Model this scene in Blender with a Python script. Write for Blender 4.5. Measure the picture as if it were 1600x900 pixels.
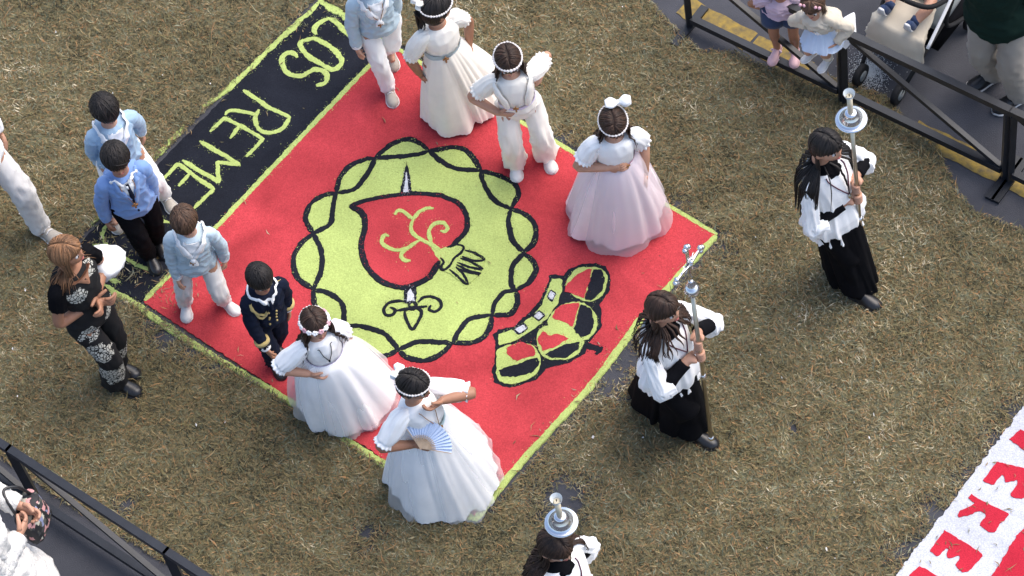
import bpy, math, random
import numpy as np
from mathutils import Vector, Matrix
from mathutils.bvhtree import BVHTree

random.seed(7); RNG = np.random.default_rng(7)
for o in list(bpy.data.objects): bpy.data.objects.remove(o)
scene = bpy.context.scene
COL = scene.collection

# ---------------------------------------------------------------- camera, sky, sun, exposure
FPX, PITCH, ROLL, DIST = 4400.0, math.radians(56.7), math.radians(-12.1), 17.2
fw = np.array([0, math.cos(PITCH), -math.sin(PITCH)]); r0 = np.array([1.0, 0, 0]); u0 = np.cross(r0, fw)
CR = math.cos(ROLL)*r0 + math.sin(ROLL)*u0
CU = -math.sin(ROLL)*r0 + math.cos(ROLL)*u0
CO = -fw*DIST
cam_d = bpy.data.cameras.new('camera'); cam = bpy.data.objects.new('camera', cam_d); COL.objects.link(cam)
cam.matrix_world = Matrix(((CR[0], CU[0], -fw[0], CO[0]), (CR[1], CU[1], -fw[1], CO[1]), (CR[2], CU[2], -fw[2], CO[2]), (0, 0, 0, 1)))
cam_d.sensor_width = 36; cam_d.lens = FPX/1600*36; cam_d.clip_end = 500; cam_d.clip_start = .1
scene.camera = cam
SUN_AZ, SUN_EL = math.radians(20), math.radians(58)      # azimuth measured from +x (picture right) towards +y (away)
world = bpy.data.worlds.new('World'); scene.world = world; world.use_nodes = True
nt = world.node_tree; sky = nt.nodes.new('ShaderNodeTexSky'); sky.sky_type = 'NISHITA'; sky.sun_disc = False
sky.sun_elevation = SUN_EL; sky.sun_rotation = math.radians(90) - SUN_AZ; sky.air_density = 1.0; sky.dust_density = 3.0
bg = nt.nodes['Background']; bg.inputs['Strength'].default_value = .14
nt.links.new(sky.outputs[0], bg.inputs['Color'])
sl = bpy.data.lights.new('sun', 'SUN'); sl.energy = 1.25; sl.angle = math.radians(60); sl.color = (1, .95, .88)
so = bpy.data.objects.new('sun', sl); COL.objects.link(so); so.location = (6, 3, 12)
sd = Vector((math.cos(SUN_AZ)*math.cos(SUN_EL), math.sin(SUN_AZ)*math.cos(SUN_EL), math.sin(SUN_EL)))
so.rotation_euler = sd.to_track_quat('Z', 'Y').to_euler()
scene.view_settings.view_transform = 'Standard'; scene.view_settings.look = 'None'
scene.view_settings.exposure = 1.08; scene.view_settings.gamma = 1
scene.render.resolution_x = 1024; scene.render.resolution_y = 576

# survey of the street: a point of the 1600 x 900 plan view at height z -> metres
def at(p, z=0.0):
    d = fw + (p[0]-800)/FPX*CR - (p[1]-450)/FPX*CU
    return CO + (z-CO[2])/d[2]*d
def ats(pts, z=0.0): return np.array([at(p, z) for p in pts])
def gdir(p, d):
    v = at((p[0]+d[0]*20, p[1]+d[1]*20)) - at(p); v[2] = 0
    return v/np.linalg.norm(v)

# ---------------------------------------------------------------- helpers
def nrm(v):
    v = np.asarray(v, float); return v/(np.linalg.norm(v)+1e-12)
class Waves:                                   # smooth vectorised noise, about -1..1
    def __init__(s, seed, n=9):
        g = np.random.default_rng(seed); k = g.normal(size=(n, 3)); k /= np.linalg.norm(k, axis=1)[:, None]
        s.k = k*g.uniform(.6, 1.5, (n, 1)); s.p = g.uniform(0, 6.28, n); s.n = n
    def __call__(s, P): return np.sin(np.asarray(P) @ s.k.T*6.28 + s.p).sum(-1)/math.sqrt(s.n)/1.3
def ridge(w, P): return 1-np.clip(np.abs(w(P))*1.5, 0, 1)
class MB:
    def __init__(s): s.v = []; s.f = []; s.n = 0; s.m = []
    def add(s, v, f, mi=0):
        v = np.asarray(v, float).reshape(-1, 3); s.v.append(v)
        s.f += [tuple(int(i)+s.n for i in q) for q in f]; s.m += [mi]*len(f); s.n += len(v); return s
    def grid(s, G, cu=True, caps=(True, True), mi=0):     # G[m rows][n around]
        G = np.asarray(G); m, n = G.shape[:2]; F = []
        for i in range(m-1):
            for j in range(n if cu else n-1):
                k = (j+1) % n; F.append((i*n+j, i*n+k, (i+1)*n+k, (i+1)*n+j))
        V = G.reshape(-1, 3)
        if cu and caps[0]: V = np.vstack([V, G[0].mean(0)]); c = len(V)-1; F += [(c, (j+1) % n, j) for j in range(n)]
        if cu and caps[1]: V = np.vstack([V, G[-1].mean(0)]); c = len(V)-1; b = (m-1)*n; F += [(c, b+j, b+(j+1) % n) for j in range(n)]
        return s.add(V, F, mi)
    def box(s, c, ax, ay, az, mi=0):           # centre and three half vectors
        c, ax, ay, az = map(np.asarray, (c, ax, ay, az))
        V = [c+i*ax+j*ay+k*az for i in (-1, 1) for j in (-1, 1) for k in (-1, 1)]
        return s.add(V, [(0, 1, 3, 2), (4, 6, 7, 5), (0, 4, 5, 1), (2, 3, 7, 6), (0, 2, 6, 4), (1, 5, 7, 3)], mi)
    def bar(s, a, b, w, h=None, up=(0, 0, 1), mi=0):
        a = np.asarray(a, float); b = np.asarray(b, float); h = h or w; d = nrm(b-a); x = np.cross(d, up)
        if np.linalg.norm(x) < .05: x = np.cross(d, (1, 0, 0))
        x = nrm(x); y = np.cross(x, d)
        return s.box((a+b)/2, (b-a)/2, x*w/2, y*h/2, mi)
    def ball(s, c, r, R=None, n=12, m=8, mi=0):
        r = np.ones(3)*r; R = np.eye(3) if R is None else R; G = []
        for i in range(m+1):
            t = math.pi*(i/m*.98+.01); G.append([np.asarray(c)+R.T@(r*np.array([math.sin(t)*math.cos(6.2832*j/n), math.sin(t)*math.sin(6.2832*j/n), math.cos(t)])) for j in range(n)])
        return s.grid(G[::-1], mi=mi)
    def tube(s, *a, mi=0, caps=(True, True), **k): return s.grid(tube(*a, **k), caps=caps, mi=mi)
    def mesh(s, name, org=(0, 0, 0)):
        me = bpy.data.meshes.new(name); V = np.vstack(s.v)-np.asarray(org)
        me.from_pydata(V.tolist(), [], s.f); me.update(); return me
    def build(s, name, mat, parent=None, smooth=True, org=None, label=None):
        if org is None: org = np.array(parent.location) if parent is not None else np.zeros(3)
        if parent is not None and parent.parent is not None and org is None: pass
        me = s.mesh(name, org)
        for mm in (mat if isinstance(mat, (list, tuple)) else [mat]): me.materials.append(mm)
        if isinstance(mat, (list, tuple)): me.polygons.foreach_set('material_index', s.m)
        if smooth: me.polygons.foreach_set('use_smooth', [True]*len(me.polygons))
        o = bpy.data.objects.new(name, me); COL.objects.link(o)
        if parent is not None: o.parent = parent
        if label: o['label'] = label
        return o
def empty(name, loc, label, cat, group=None):
    o = bpy.data.objects.new(name, None); COL.objects.link(o); o.location = loc; o.empty_display_size = .1
    return tag(o, label, cat, group)
def tag(o, label, cat, group=None, kind=None):
    if label: o['label'] = label
    if cat: o['category'] = cat
    if group: o['group'] = group
    if kind: o['kind'] = kind
    return o
def catmull(P, m, closed=False):
    P = np.asarray(P, float); n = len(P)
    if closed: Q = np.vstack([P[-1], P, P[0], P[1]]); L = n
    else: Q = np.vstack([2*P[0]-P[1], P, 2*P[-1]-P[-2]]); L = n-1
    T = np.linspace(0, L, m, endpoint=not closed); I = np.minimum(T.astype(int), L-1); t = (T-I)[:, None]
    a, b, c, d = Q[I], Q[I+1], Q[I+2], Q[I+3]
    return .5*(2*b+(c-a)*t+(2*a-5*b+4*c-d)*t*t+(3*b-a-3*c+d)*t**3)
def tube(P, R, n=12, m=None, up=None, disp=None, flat=None, end=True):
    """rings along a path; R radius or (lateral, depth); disp(s, ang, P) -> radial offset"""
    P = np.asarray(P, float); R = np.asarray(R, float)
    if R.ndim == 0: R = np.full(len(P), float(R))
    if m: 
        P, R = catmull(P, m), np.maximum(catmull(R if R.ndim == 2 else R[:, None], m), 1e-4)
        if R.shape[1] == 1: R = R[:, 0]
    if R.ndim == 1: R = np.stack([R, R], 1)
    T = np.gradient(P, axis=0); T /= np.linalg.norm(T, axis=1)[:, None]+1e-9
    u = np.asarray(up if up is not None else ((0, 0, 1) if abs(T[0][2]) < .8 else (0, 1, 0)), float)
    L = np.concatenate([[0], np.cumsum(np.linalg.norm(np.diff(P, axis=0), axis=1))])
    A = np.arange(n)/n*2*math.pi; G = []
    y = u
    for i in range(len(P)):
        y = y - T[i]*(y@T[i]); y = nrm(y); x = np.cross(y, T[i])
        rx, ry = R[i]
        off = disp(L[i], A, L[-1]) if disp else 0
        G.append(P[i]+np.cos(A)[:, None]*x*(rx+off if np.ndim(off) == 0 else (rx+off)[:, None])+np.sin(A)[:, None]*y*(ry+off if np.ndim(off) == 0 else (ry+off)[:, None]))
    return np.array(G)
def ik(a, c, l1, l2, pole):
    d = c-a; L = np.linalg.norm(d); Lm = (l1+l2)*.995
    if L > Lm: c = a+d/L*Lm; d = c-a; L = Lm
    L = max(L, abs(l1-l2)+.01); e = d/L; x = (l1*l1-l2*l2+L*L)/(2*L); h = math.sqrt(max(l1*l1-x*x, 0))
    p = np.asarray(pole, float); p = nrm(p-e*(p@e)); return a+e*x+p*h, c

# ---------------------------------------------------------------- materials
def mat(name, col, rough=.8, noise=.12, nscale=8., bump=.15, bscale=60., metal=0., col2=None, spec=.3, island=0., sheen=0., bdist=.004, detail=4., crease=0.):
    m = bpy.data.materials.new(name); m.use_nodes = True; t = m.node_tree; b = t.nodes['Principled BSDF']; N = t.nodes.new; K = t.links.new
    b.inputs['Roughness'].default_value = rough; b.inputs['Metallic'].default_value = metal; b.inputs['Specular IOR Level'].default_value = spec
    if sheen: b.inputs['Sheen Weight'].default_value = sheen
    tc = N('ShaderNodeTexCoord'); nz = N('ShaderNodeTexNoise'); nz.inputs['Scale'].default_value = nscale; nz.inputs['Detail'].default_value = detail
    K(tc.outputs['Object'], nz.inputs['Vector'])
    c = np.array(col); rp = N('ShaderNodeValToRGB'); rp.color_ramp.elements[0].position = .3; rp.color_ramp.elements[1].position = .7
    lo = np.array(col2) if col2 is not None else c*(1-noise)
    rp.color_ramp.elements[0].color = (*lo, 1); rp.color_ramp.elements[1].color = (*np.minimum(c*(1+noise*.6), 1), 1)
    K(nz.outputs['Fac'], rp.inputs['Fac']); out = rp.outputs[0]
    if island:
        g = N('ShaderNodeNewGeometry'); mp = N('ShaderNodeMapRange'); mp.inputs['To Min'].default_value = 1-island; mp.inputs['To Max'].default_value = 1+island
        K(g.outputs['Random Per Island'], mp.inputs['Value']); h = N('ShaderNodeHueSaturation'); K(mp.outputs[0], h.inputs['Value']); K(out, h.inputs['Color']); out = h.outputs[0]
    K(out, b.inputs['Base Color'])
    if bump:
        n2 = N('ShaderNodeTexNoise'); n2.inputs['Scale'].default_value = bscale; n2.inputs['Detail'].default_value = 3; K(tc.outputs['Object'], n2.inputs['Vector'])
        bp = N('ShaderNodeBump'); bp.inputs['Strength'].default_value = bump; bp.inputs['Distance'].default_value = bdist; K(n2.outputs['Fac'], bp.inputs['Height']); K(bp.outputs[0], b.inputs['Normal'])
        if crease:
            n3 = N('ShaderNodeTexNoise'); n3.noise_type = 'RIDGED_MULTIFRACTAL'; n3.inputs['Scale'].default_value = crease; n3.inputs['Detail'].default_value = 2; n3.inputs['Distortion'].default_value = .6; K(tc.outputs['Object'], n3.inputs['Vector'])
            b3 = N('ShaderNodeBump'); b3.inputs['Strength'].default_value = .22; b3.inputs['Distance'].default_value = .006; K(n3.outputs['Fac'], b3.inputs['Height']); K(b3.outputs[0], bp.inputs['Normal'])
    return m
def sawdust(name, col, dark=.72, fleck=(.05, .045, .04)):
    """loose dyed sawdust: grain, soft lumps, trodden smudges and flecks"""
    m = bpy.data.materials.new(name); m.use_nodes = True; t = m.node_tree; b = t.nodes['Principled BSDF']; N = t.nodes.new; K = t.links.new
    b.inputs['Roughness'].default_value = 1; b.inputs['Specular IOR Level'].default_value = .05
    tc = N('ShaderNodeTexCoord')
    def nz(sc, det=4, dis=0.):
        n = N('ShaderNodeTexNoise'); n.inputs['Scale'].default_value = sc; n.inputs['Detail'].default_value = det; n.inputs['Distortion'].default_value = dis; K(tc.outputs['Object'], n.inputs['Vector']); return n.outputs['Fac']
    def ramp(f, a, bb, c0, c1):
        r = N('ShaderNodeValToRGB'); r.color_ramp.elements[0].position = a; r.color_ramp.elements[1].position = bb; r.color_ramp.elements[0].color = (*c0, 1); r.color_ramp.elements[1].color = (*c1, 1); K(f, r.inputs['Fac']); return r.outputs[0]
    c = np.array(col)
    base = ramp(nz(2.2, 6, .6), .35, .68, c*dark, np.minimum(c*1.05, 1))
    gr = ramp(nz(130, 3), .3, .7, (.76,)*3, (1.13,)*3)
    mx = N('ShaderNodeMix'); mx.data_type = 'RGBA'; mx.blend_type = 'MULTIPLY'; mx.inputs['Factor'].default_value = 1; K(base, mx.inputs['A']); K(gr, mx.inputs['B'])
    fl = ramp(nz(46, 5, .3), .70, .76, (0,)*3, (1,)*3); big = ramp(nz(1.1, 3), .45, .7, (.12,)*3, (.9,)*3)
    mm = N('ShaderNodeMath'); mm.operation = 'MULTIPLY'; K(fl, mm.inputs[0]); K(big, mm.inputs[1])
    m2 = N('ShaderNodeMix'); m2.data_type = 'RGBA'; K(mm.outputs[0], m2.inputs['Factor']); K(mx.outputs['Result'], m2.inputs['A']); m2.inputs['B'].default_value = (*fleck, 1)
    K(m2.outputs['Result'], b.inputs['Base Color'])
    b1 = N('ShaderNodeBump'); b1.inputs['Strength'].default_value = .5; b1.inputs['Distance'].default_value = .02; K(nz(9, 6, .5), b1.inputs['Height'])
    b2 = N('ShaderNodeBump'); b2.inputs['Strength'].default_value = .4; b2.inputs['Distance'].default_value = .004; K(nz(120, 3), b2.inputs['Height']); K(b1.outputs[0], b2.inputs['Normal']); K(b2.outputs[0], b.inputs['Normal'])
    return m
M = {}
M['asphalt'] = mat('asphalt', (.056, .057, .066), .9, .3, 3, .5, 140, col2=(.040, .041, .048), bdist=.006, detail=8)
M['road_yellow'] = mat('road_yellow', (.26, .175, .035), .8, .35, 22, .4, 120, col2=(.13, .10, .05), detail=8)
M['red'] = sawdust('red_sawdust', (.51, .058, .068), .68)
M['red2'] = sawdust('crimson_sawdust', (.52, .028, .05), .8)
M['yellow'] = sawdust('lime_sawdust', (.43, .52, .165), .84, (.2, .2, .06))
M['black'] = sawdust('black_sawdust', (.0185, .0205, .028), .7, (.10, .11, .06))
M['white_saw'] = sawdust('white_sawdust', (.54, .55, .59), .86, (.4, .4, .42))
M['barrier'] = mat('barrier_paint', (.012, .014, .019), .42, .3, 12, .1, 90, spec=.5)
M['skin'] = mat('skin', (.50, .27, .18), .5, .1, 14, .08, 90, spec=.35)
M['skin_tan'] = mat('skin_tan', (.36, .175, .105), .5, .1, 14, .08, 90, spec=.35)
M['lip'] = mat('lip', (.42, .13, .11), .4, .1, 14, 0)
M['eye'] = mat('eye_dark', (.02, .014, .012), .15, 0, 8, 0, spec=.6)
M['eye_white'] = mat('eye_white', (.6, .58, .56), .2, 0, 8, 0)
for k, c in dict(hair_black=(.014, .011, .010), hair_brown=(.036, .019, .012), hair_mid=(.075, .042, .026), hair_blond=(.21, .105, .05)).items():
    M[k] = mat(k, c, .55, .25, 20, 0, island=.5, spec=.3)
def cloth(k, c, **a): M[k] = mat(k, c, **{**dict(rough=.9, noise=.05, nscale=10, bump=.25, bscale=220, sheen=.15, spec=.15, bdist=.002, crease=9.), **a})
cloth('white', (.89, .885, .875)); cloth('ivory', (.87, .825, .74)); cloth('offwhite', (.68, .66, .64)); cloth('cream', (.60, .53, .42))
cloth('pink', (.86, .72, .75)); cloth('pink_sash', (.66, .36, .46)); cloth('lilac', (.66, .60, .76)); cloth('aqua', (.46, .62, .64)); cloth('grey_blue', (.42, .52, .56))
cloth('sky_blue', (.33, .47, .61)); cloth('pale_blue', (.45, .56, .63)); cloth('mid_blue', (.32, .50, .76)); cloth('blazer', (.19, .31, .58))
cloth('navy', (.011, .015, .030), noise=.2, sheen=0, spec=.08); cloth('black_cloth', (.006, .006, .0075), noise=.2, sheen=0, spec=.06); cloth('gold', (.52, .40, .16)); cloth('khaki', (.34, .30, .25)); cloth('dark_green', (.010, .024, .018), sheen=0, spec=.08)
cloth('stripe_blue', (.50, .58, .70)); cloth('denim', (.03, .05, .11)); cloth('mauve', (.55, .42, .50)); cloth('grey_cloth', (.20, .22, .22)); cloth('maroon', (.09, .012, .035))
M['shoe_white'] = mat('shoe_white', (.66, .65, .64), .6, .08, 14, .1); M['shoe_taupe'] = mat('shoe_taupe', (.40, .36, .31), .7, .12, 20, .1)
M['shoe_black'] = mat('shoe_black', (.014, .014, .016), .35, .1, 14, .05, spec=.5); M['shoe_pink'] = mat('shoe_pink', (.62, .40, .42), .5, .12, 20, .1)
M['rubber'] = mat('rubber', (.012, .012, .013), .8, .1, 20, .2)
M['silver'] = mat('silver', (.78, .78, .80), .22, .06, 20, .06, 60, metal=1); M['pole'] = mat('pole_metal', (.55, .49, .40), .32, .1, 20, .05, 60, metal=1)
M['wax'] = mat('wax', (.68, .60, .44), .5, .05, 20, .05); M['glass'] = mat('cup_glass', (.7, .75, .78), .1, .05, 20, 0, spec=.8)
M['wood'] = mat('cross_wood', (.33, .16, .06), .6, .2, 30, .1); M['pearl'] = mat('pearl', (.72, .68, .66), .35, .05, 30, 0, spec=.5)
M['flower_pink'] = mat('flower_pink', (.66, .38, .42), .8, .1, 30, .1); M['paper'] = mat('paper', (.62, .63, .62), .8, .1, 20, .1)
M['fan_blue'] = mat('fan_paper', (.52, .62, .80), .7, .06, 20, .1); M['fan_wood'] = mat('fan_wood', (.52, .38, .26), .6, .15, 40, .1)
M['steel'] = mat('steel', (.55, .55, .57), .35, .1, 20, .05, metal=1)
M['crochet'] = mat('crochet', (.72, .70, .67), .95, .2, 60, .9, 90, bdist=.01)
# flowered print of the woman's dress, patchwork print of the bag
def flower_print(name, centres):
    m = mat(name, (.010, .010, .011), .9, .1, 10, .2, 200); t = m.node_tree; N = t.nodes.new; K = t.links.new; b = t.nodes['Principled BSDF']
    src = b.inputs['Base Color'].links[0].from_socket; tc = N('ShaderNodeTexCoord'); w = N('ShaderNodeTexNoise'); w.inputs['Scale'].default_value = 16; w.inputs['Detail'].default_value = 2; K(tc.outputs['Object'], w.inputs['Vector'])
    acc = None
    for c, r in centres:
        d = N('ShaderNodeVectorMath'); d.operation = 'DISTANCE'; d.inputs[1].default_value = tuple(c); K(tc.outputs['Object'], d.inputs[0])
        q = N('ShaderNodeMath'); q.operation = 'MULTIPLY_ADD'; q.inputs[1].default_value = .12; K(w.outputs['Fac'], q.inputs[0]); K(d.outputs['Value'], q.inputs[2])
        l = N('ShaderNodeMath'); l.operation = 'LESS_THAN'; l.inputs[1].default_value = r+.06; K(q.outputs[0], l.inputs[0])
        if acc is None: acc = l.outputs[0]
        else: x = N('ShaderNodeMath'); x.operation = 'MAXIMUM'; K(acc, x.inputs[0]); K(l.outputs[0], x.inputs[1]); acc = x.outputs[0]
    v = N('ShaderNodeTexVoronoi'); v.feature = 'DISTANCE_TO_EDGE'; v.inputs['Scale'].default_value = 44; K(tc.outputs['Object'], v.inputs['Vector'])
    g = N('ShaderNodeMath'); g.operation = 'GREATER_THAN'; g.inputs[1].default_value = .09; K(v.outputs['Distance'], g.inputs[0])
    f = N('ShaderNodeMath'); f.operation = 'MULTIPLY'; K(acc, f.inputs[0]); K(g.outputs[0], f.inputs[1])
    x = N('ShaderNodeMix'); x.data_type = 'RGBA'; K(f.outputs[0], x.inputs['Factor']); K(src, x.inputs['A']); x.inputs['B'].default_value = (.50, .49, .43, 1); K(x.outputs['Result'], b.inputs['Base Color']); return m
def patch_mat():
    m = mat('bag_print', (.1, .1, .1), .6, .1, 20, .1); t = m.node_tree; b = t.nodes['Principled BSDF']; tc = t.nodes.new('ShaderNodeTexCoord')
    v = t.nodes.new('ShaderNodeTexVoronoi'); v.inputs['Scale'].default_value = 34; v.distance = 'CHEBYCHEV'; t.links.new(tc.outputs['Object'], v.inputs['Vector'])
    s = t.nodes.new('ShaderNodeSeparateColor'); t.links.new(v.outputs['Color'], s.inputs[0])
    r = t.nodes.new('ShaderNodeValToRGB'); r.color_ramp.interpolation = 'CONSTANT'; e = r.color_ramp.elements
    e[0].color = (.02, .02, .022, 1); e[1].position = .45; e[1].color = (.55, .28, .27, 1)
    for p, c in ((.6, (.09, .085, .07)), (.74, (.50, .47, .38)), (.84, (.22, .24, .36)), (.92, (.05, .05, .05))): k = e.new(p); k.color = (*c, 1)
    t.links.new(s.outputs[0], r.inputs['Fac']); t.links.new(r.outputs[0], b.inputs['Base Color']); return m
M['bag_print'] = patch_mat()
def tulle(name='tulle', c=(.84, .77, .81), al=.42):
    m = bpy.data.materials.new(name); m.use_nodes = True; t = m.node_tree; b = t.nodes['Principled BSDF']; b.inputs['Base Color'].default_value = (*c, 1); b.inputs['Roughness'].default_value = .9; b.inputs['Alpha'].default_value = al; return m
M['tulle'] = tulle(); M['organza'] = tulle('organza', (.93, .93, .94), .34)
# ---------------------------------------------------------------- the street: asphalt, painted lines, straw litter
def sheet(name, pts, z, material, kind='structure'):
    mb = MB(); P = np.array(pts, float); P[:, 2] = z; mb.add(P, [tuple(range(len(P)))]); o = mb.build(name, material, smooth=False); tag(o, None, None, kind=kind); return o
sheet('road', [(-150, -150, 0), (150, -150, 0), (150, 150, 0), (-150, 150, 0)], 0, M['asphalt'])
W1, W2, W3 = Waves(1), Waves(2), Waves(3)
def rough_line(a, b, w, seed):      # an edge-worn painted line
    a, b = at(a), at(b); d = nrm(b-a); n = np.array([-d[1], d[0], 0]); L = np.linalg.norm(b-a); k = max(int(L/.03), 3); wv = Waves(seed); G = []
    for i in range(k+1):
        p = a+d*L*i/k; e1 = w*(.5+.05*wv([i*.13, 0, 0])+.02*wv([i*.9, 2, 0])); e2 = w*(.5+.05*wv([i*.13, 5, 0])+.02*wv([i*.9, 8, 0])); G.append([p-n*e1, p+n*e2])
    G = np.array(G); G[..., 2] = .004; return MB().grid(G, cu=False)
YA, YB = (1079, 15), (1650, 310)
for (a, b, s) in (((1068, 8), (1172, 66), 1), ((1176, 68), (1262, 112), 2), ((1426, 202), (1572, 274), 3), ((1578, 278), (1700, 340), 4)):
    tag(rough_line(a, b, .155, s).build('road_marking', M['road_yellow'], smooth=False), None, None, kind='structure')
# spilt white powder
def spill(c, rx, ry, n, seed):
    g = np.random.default_rng(seed); mb = MB()
    for i in range(n):
        a = g.uniform(0, 6.28); r = abs(g.normal())*.55
        p = at((c[0]+rx*r*math.cos(a), c[1]+ry*r*math.sin(a))); s = g.uniform(.0015, .0042); h = g.uniform(0, 3.1)
        mb.add([p+s*np.array([math.cos(h+k*1.57)*g.uniform(.6, 1.3), math.sin(h+k*1.57)*g.uniform(.6, 1.3), 0])+np.array([0, 0, .004]) for k in range(4)]+[p+np.array([0, 0, .008])], [(0, 1, 4), (1, 2, 4), (2, 3, 4), (3, 0, 4)])
    return mb
tag(spill((1358, 112), 34, 36, 3600, 5).build('white_powder', M['paper'], smooth=False), 'white powder spilt on the asphalt under the buggy wheel', 'powder', kind='stuff')

# outlines in plan used for the litter
CARPET = ats([(497, -2), (612, 66), (1126, 368), (744, 820), (222, 476), (140, 440), (120, 382)])
CARPET2 = ats([(1600, 634), (1395, 905), (1300, 1030), (1500, 1150), (1760, 760)])
def inside(X, Y, poly):
    r = np.zeros(X.shape, bool); n = len(poly)
    for i in range(n):
        x1, y1 = poly[i][:2]; x2, y2 = poly[(i+1) % n][:2]
        c = ((y1 > Y) != (y2 > Y)) & (X < (x2-x1)*(Y-y1)/((y2-y1) if abs(y2-y1) > 1e-9 else 1e-9)+x1); r ^= c
    return r
def shrink(poly, k):
    c = poly.mean(0); return np.array([p+(c-p)/np.linalg.norm(c-p)*k for p in poly])
EDGE = ats([(840, -120), (1000, -20), (1050, 40), (1095, 78), (1150, 82), (1200, 104), (1260, 112), (1320, 128), (1385, 150), (1425, 205), (1462, 222), (1478, 260), (1500, 300), (1520, 330), (1580, 352), (1700, 400), (1900, 520)])
LOW = ats([(-400, 440), (0, 716), (130, 805), (300, 905), (600, 1110)])
dirS = nrm(LOW[-1]-LOW[0])
STREET = np.vstack([EDGE, [EDGE[-1]+dirS*5], [LOW[-1]+dirS*5], LOW[::-1], [LOW[0]-dirS*3], [EDGE[0]-dirS*3]])
BARE = [((952, 588), .17), ((985, 560), .13), ((925, 612), .10), ((882, 775), .16), ((885, 650), .07), ((840, 700), .06), ((262, 528), .09), ((236, 505), .08), ((300, 548), .07), ((1035, 470), .06), ((560, 25), .05), ((880, 215), .05), ((920, 240), .06), ((985, 275), .06), ((1060, 320), .05), ((200, 790), .06), ((1560, 695), .09), ((1515, 745), .09), ((1465, 805), .10), ((1425, 865), .11), ((1590, 650), .08), ((575, 835), .06), ((270, 900), .10), ((1130, 385), .05), ((180, 460), .05), ((340, 575), .05), ((650, 770), .05)]
BARE = [(at(p), r) for p, r in BARE]
def straw_mask(X, Y, slack=0.0, g=None):
    k = inside(X, Y, STREET) & ~inside(X, Y, shrink(CARPET, -.015)) & ~inside(X, Y, shrink(CARPET2, .0))
    P = np.stack([X*4.0, Y*4.0, X*0], -1); n = W1(P)*.5+W2(P*2.7)*.35
    for c, r in BARE: k &= (np.hypot(X-c[0], Y-c[1])+n*r*.55+(0 if g is None else r*.75*g.uniform(0, 1, X.shape)**2.5)) > r-slack
    k &= (W3(P*.33)*.6+W1(P*1.4)*.55) > -1.6
    return k
# matted under-layer
def mat_layer():
    x = np.arange(-7, 6, .04); y = np.arange(-4.6, 4.4, .04); X, Y = np.meshgrid(x, y, indexing='ij')
    wa, wb = Waves(11), Waves(12); Z = .007+.004*wa(np.stack([X*2, Y*2, X*0], -1))+.004*wb(np.stack([X*7, Y*7, X*0], -1)); Z = np.maximum(Z, .003)
    k = straw_mask(X, Y, -.03); n, m = X.shape
    c = k[:-1, :-1] & k[1:, :-1] & k[1:, 1:] & k[:-1, 1:]; I, J = np.nonzero(c)
    F = np.stack([I*m+J, (I+1)*m+J, (I+1)*m+J+1, I*m+J+1], 1); V = np.stack([X, Y, Z], -1).reshape(-1, 3)
    return V, F
def mesh_np(name, V, F, material, smooth=False):
    used = np.unique(F); mp = np.zeros(len(V), int); mp[used] = np.arange(len(used)); V = V[used]; F = mp[F]
    me = bpy.data.meshes.new(name); me.vertices.add(len(V)); me.vertices.foreach_set('co', V.astype(np.float32).ravel())
    me.loops.add(F.size); me.loops.foreach_set('vertex_index', F.astype(np.int32).ravel()); me.polygons.add(len(F))
    me.polygons.foreach_set('loop_start', np.arange(0, F.size, F.shape[1], dtype=np.int32)); me.update(calc_edges=True)
    if smooth: me.polygons.foreach_set('use_smooth', [True]*len(F))
    me.materials.append(material); o = bpy.data.objects.new(name, me); COL.objects.link(o); return o
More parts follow.
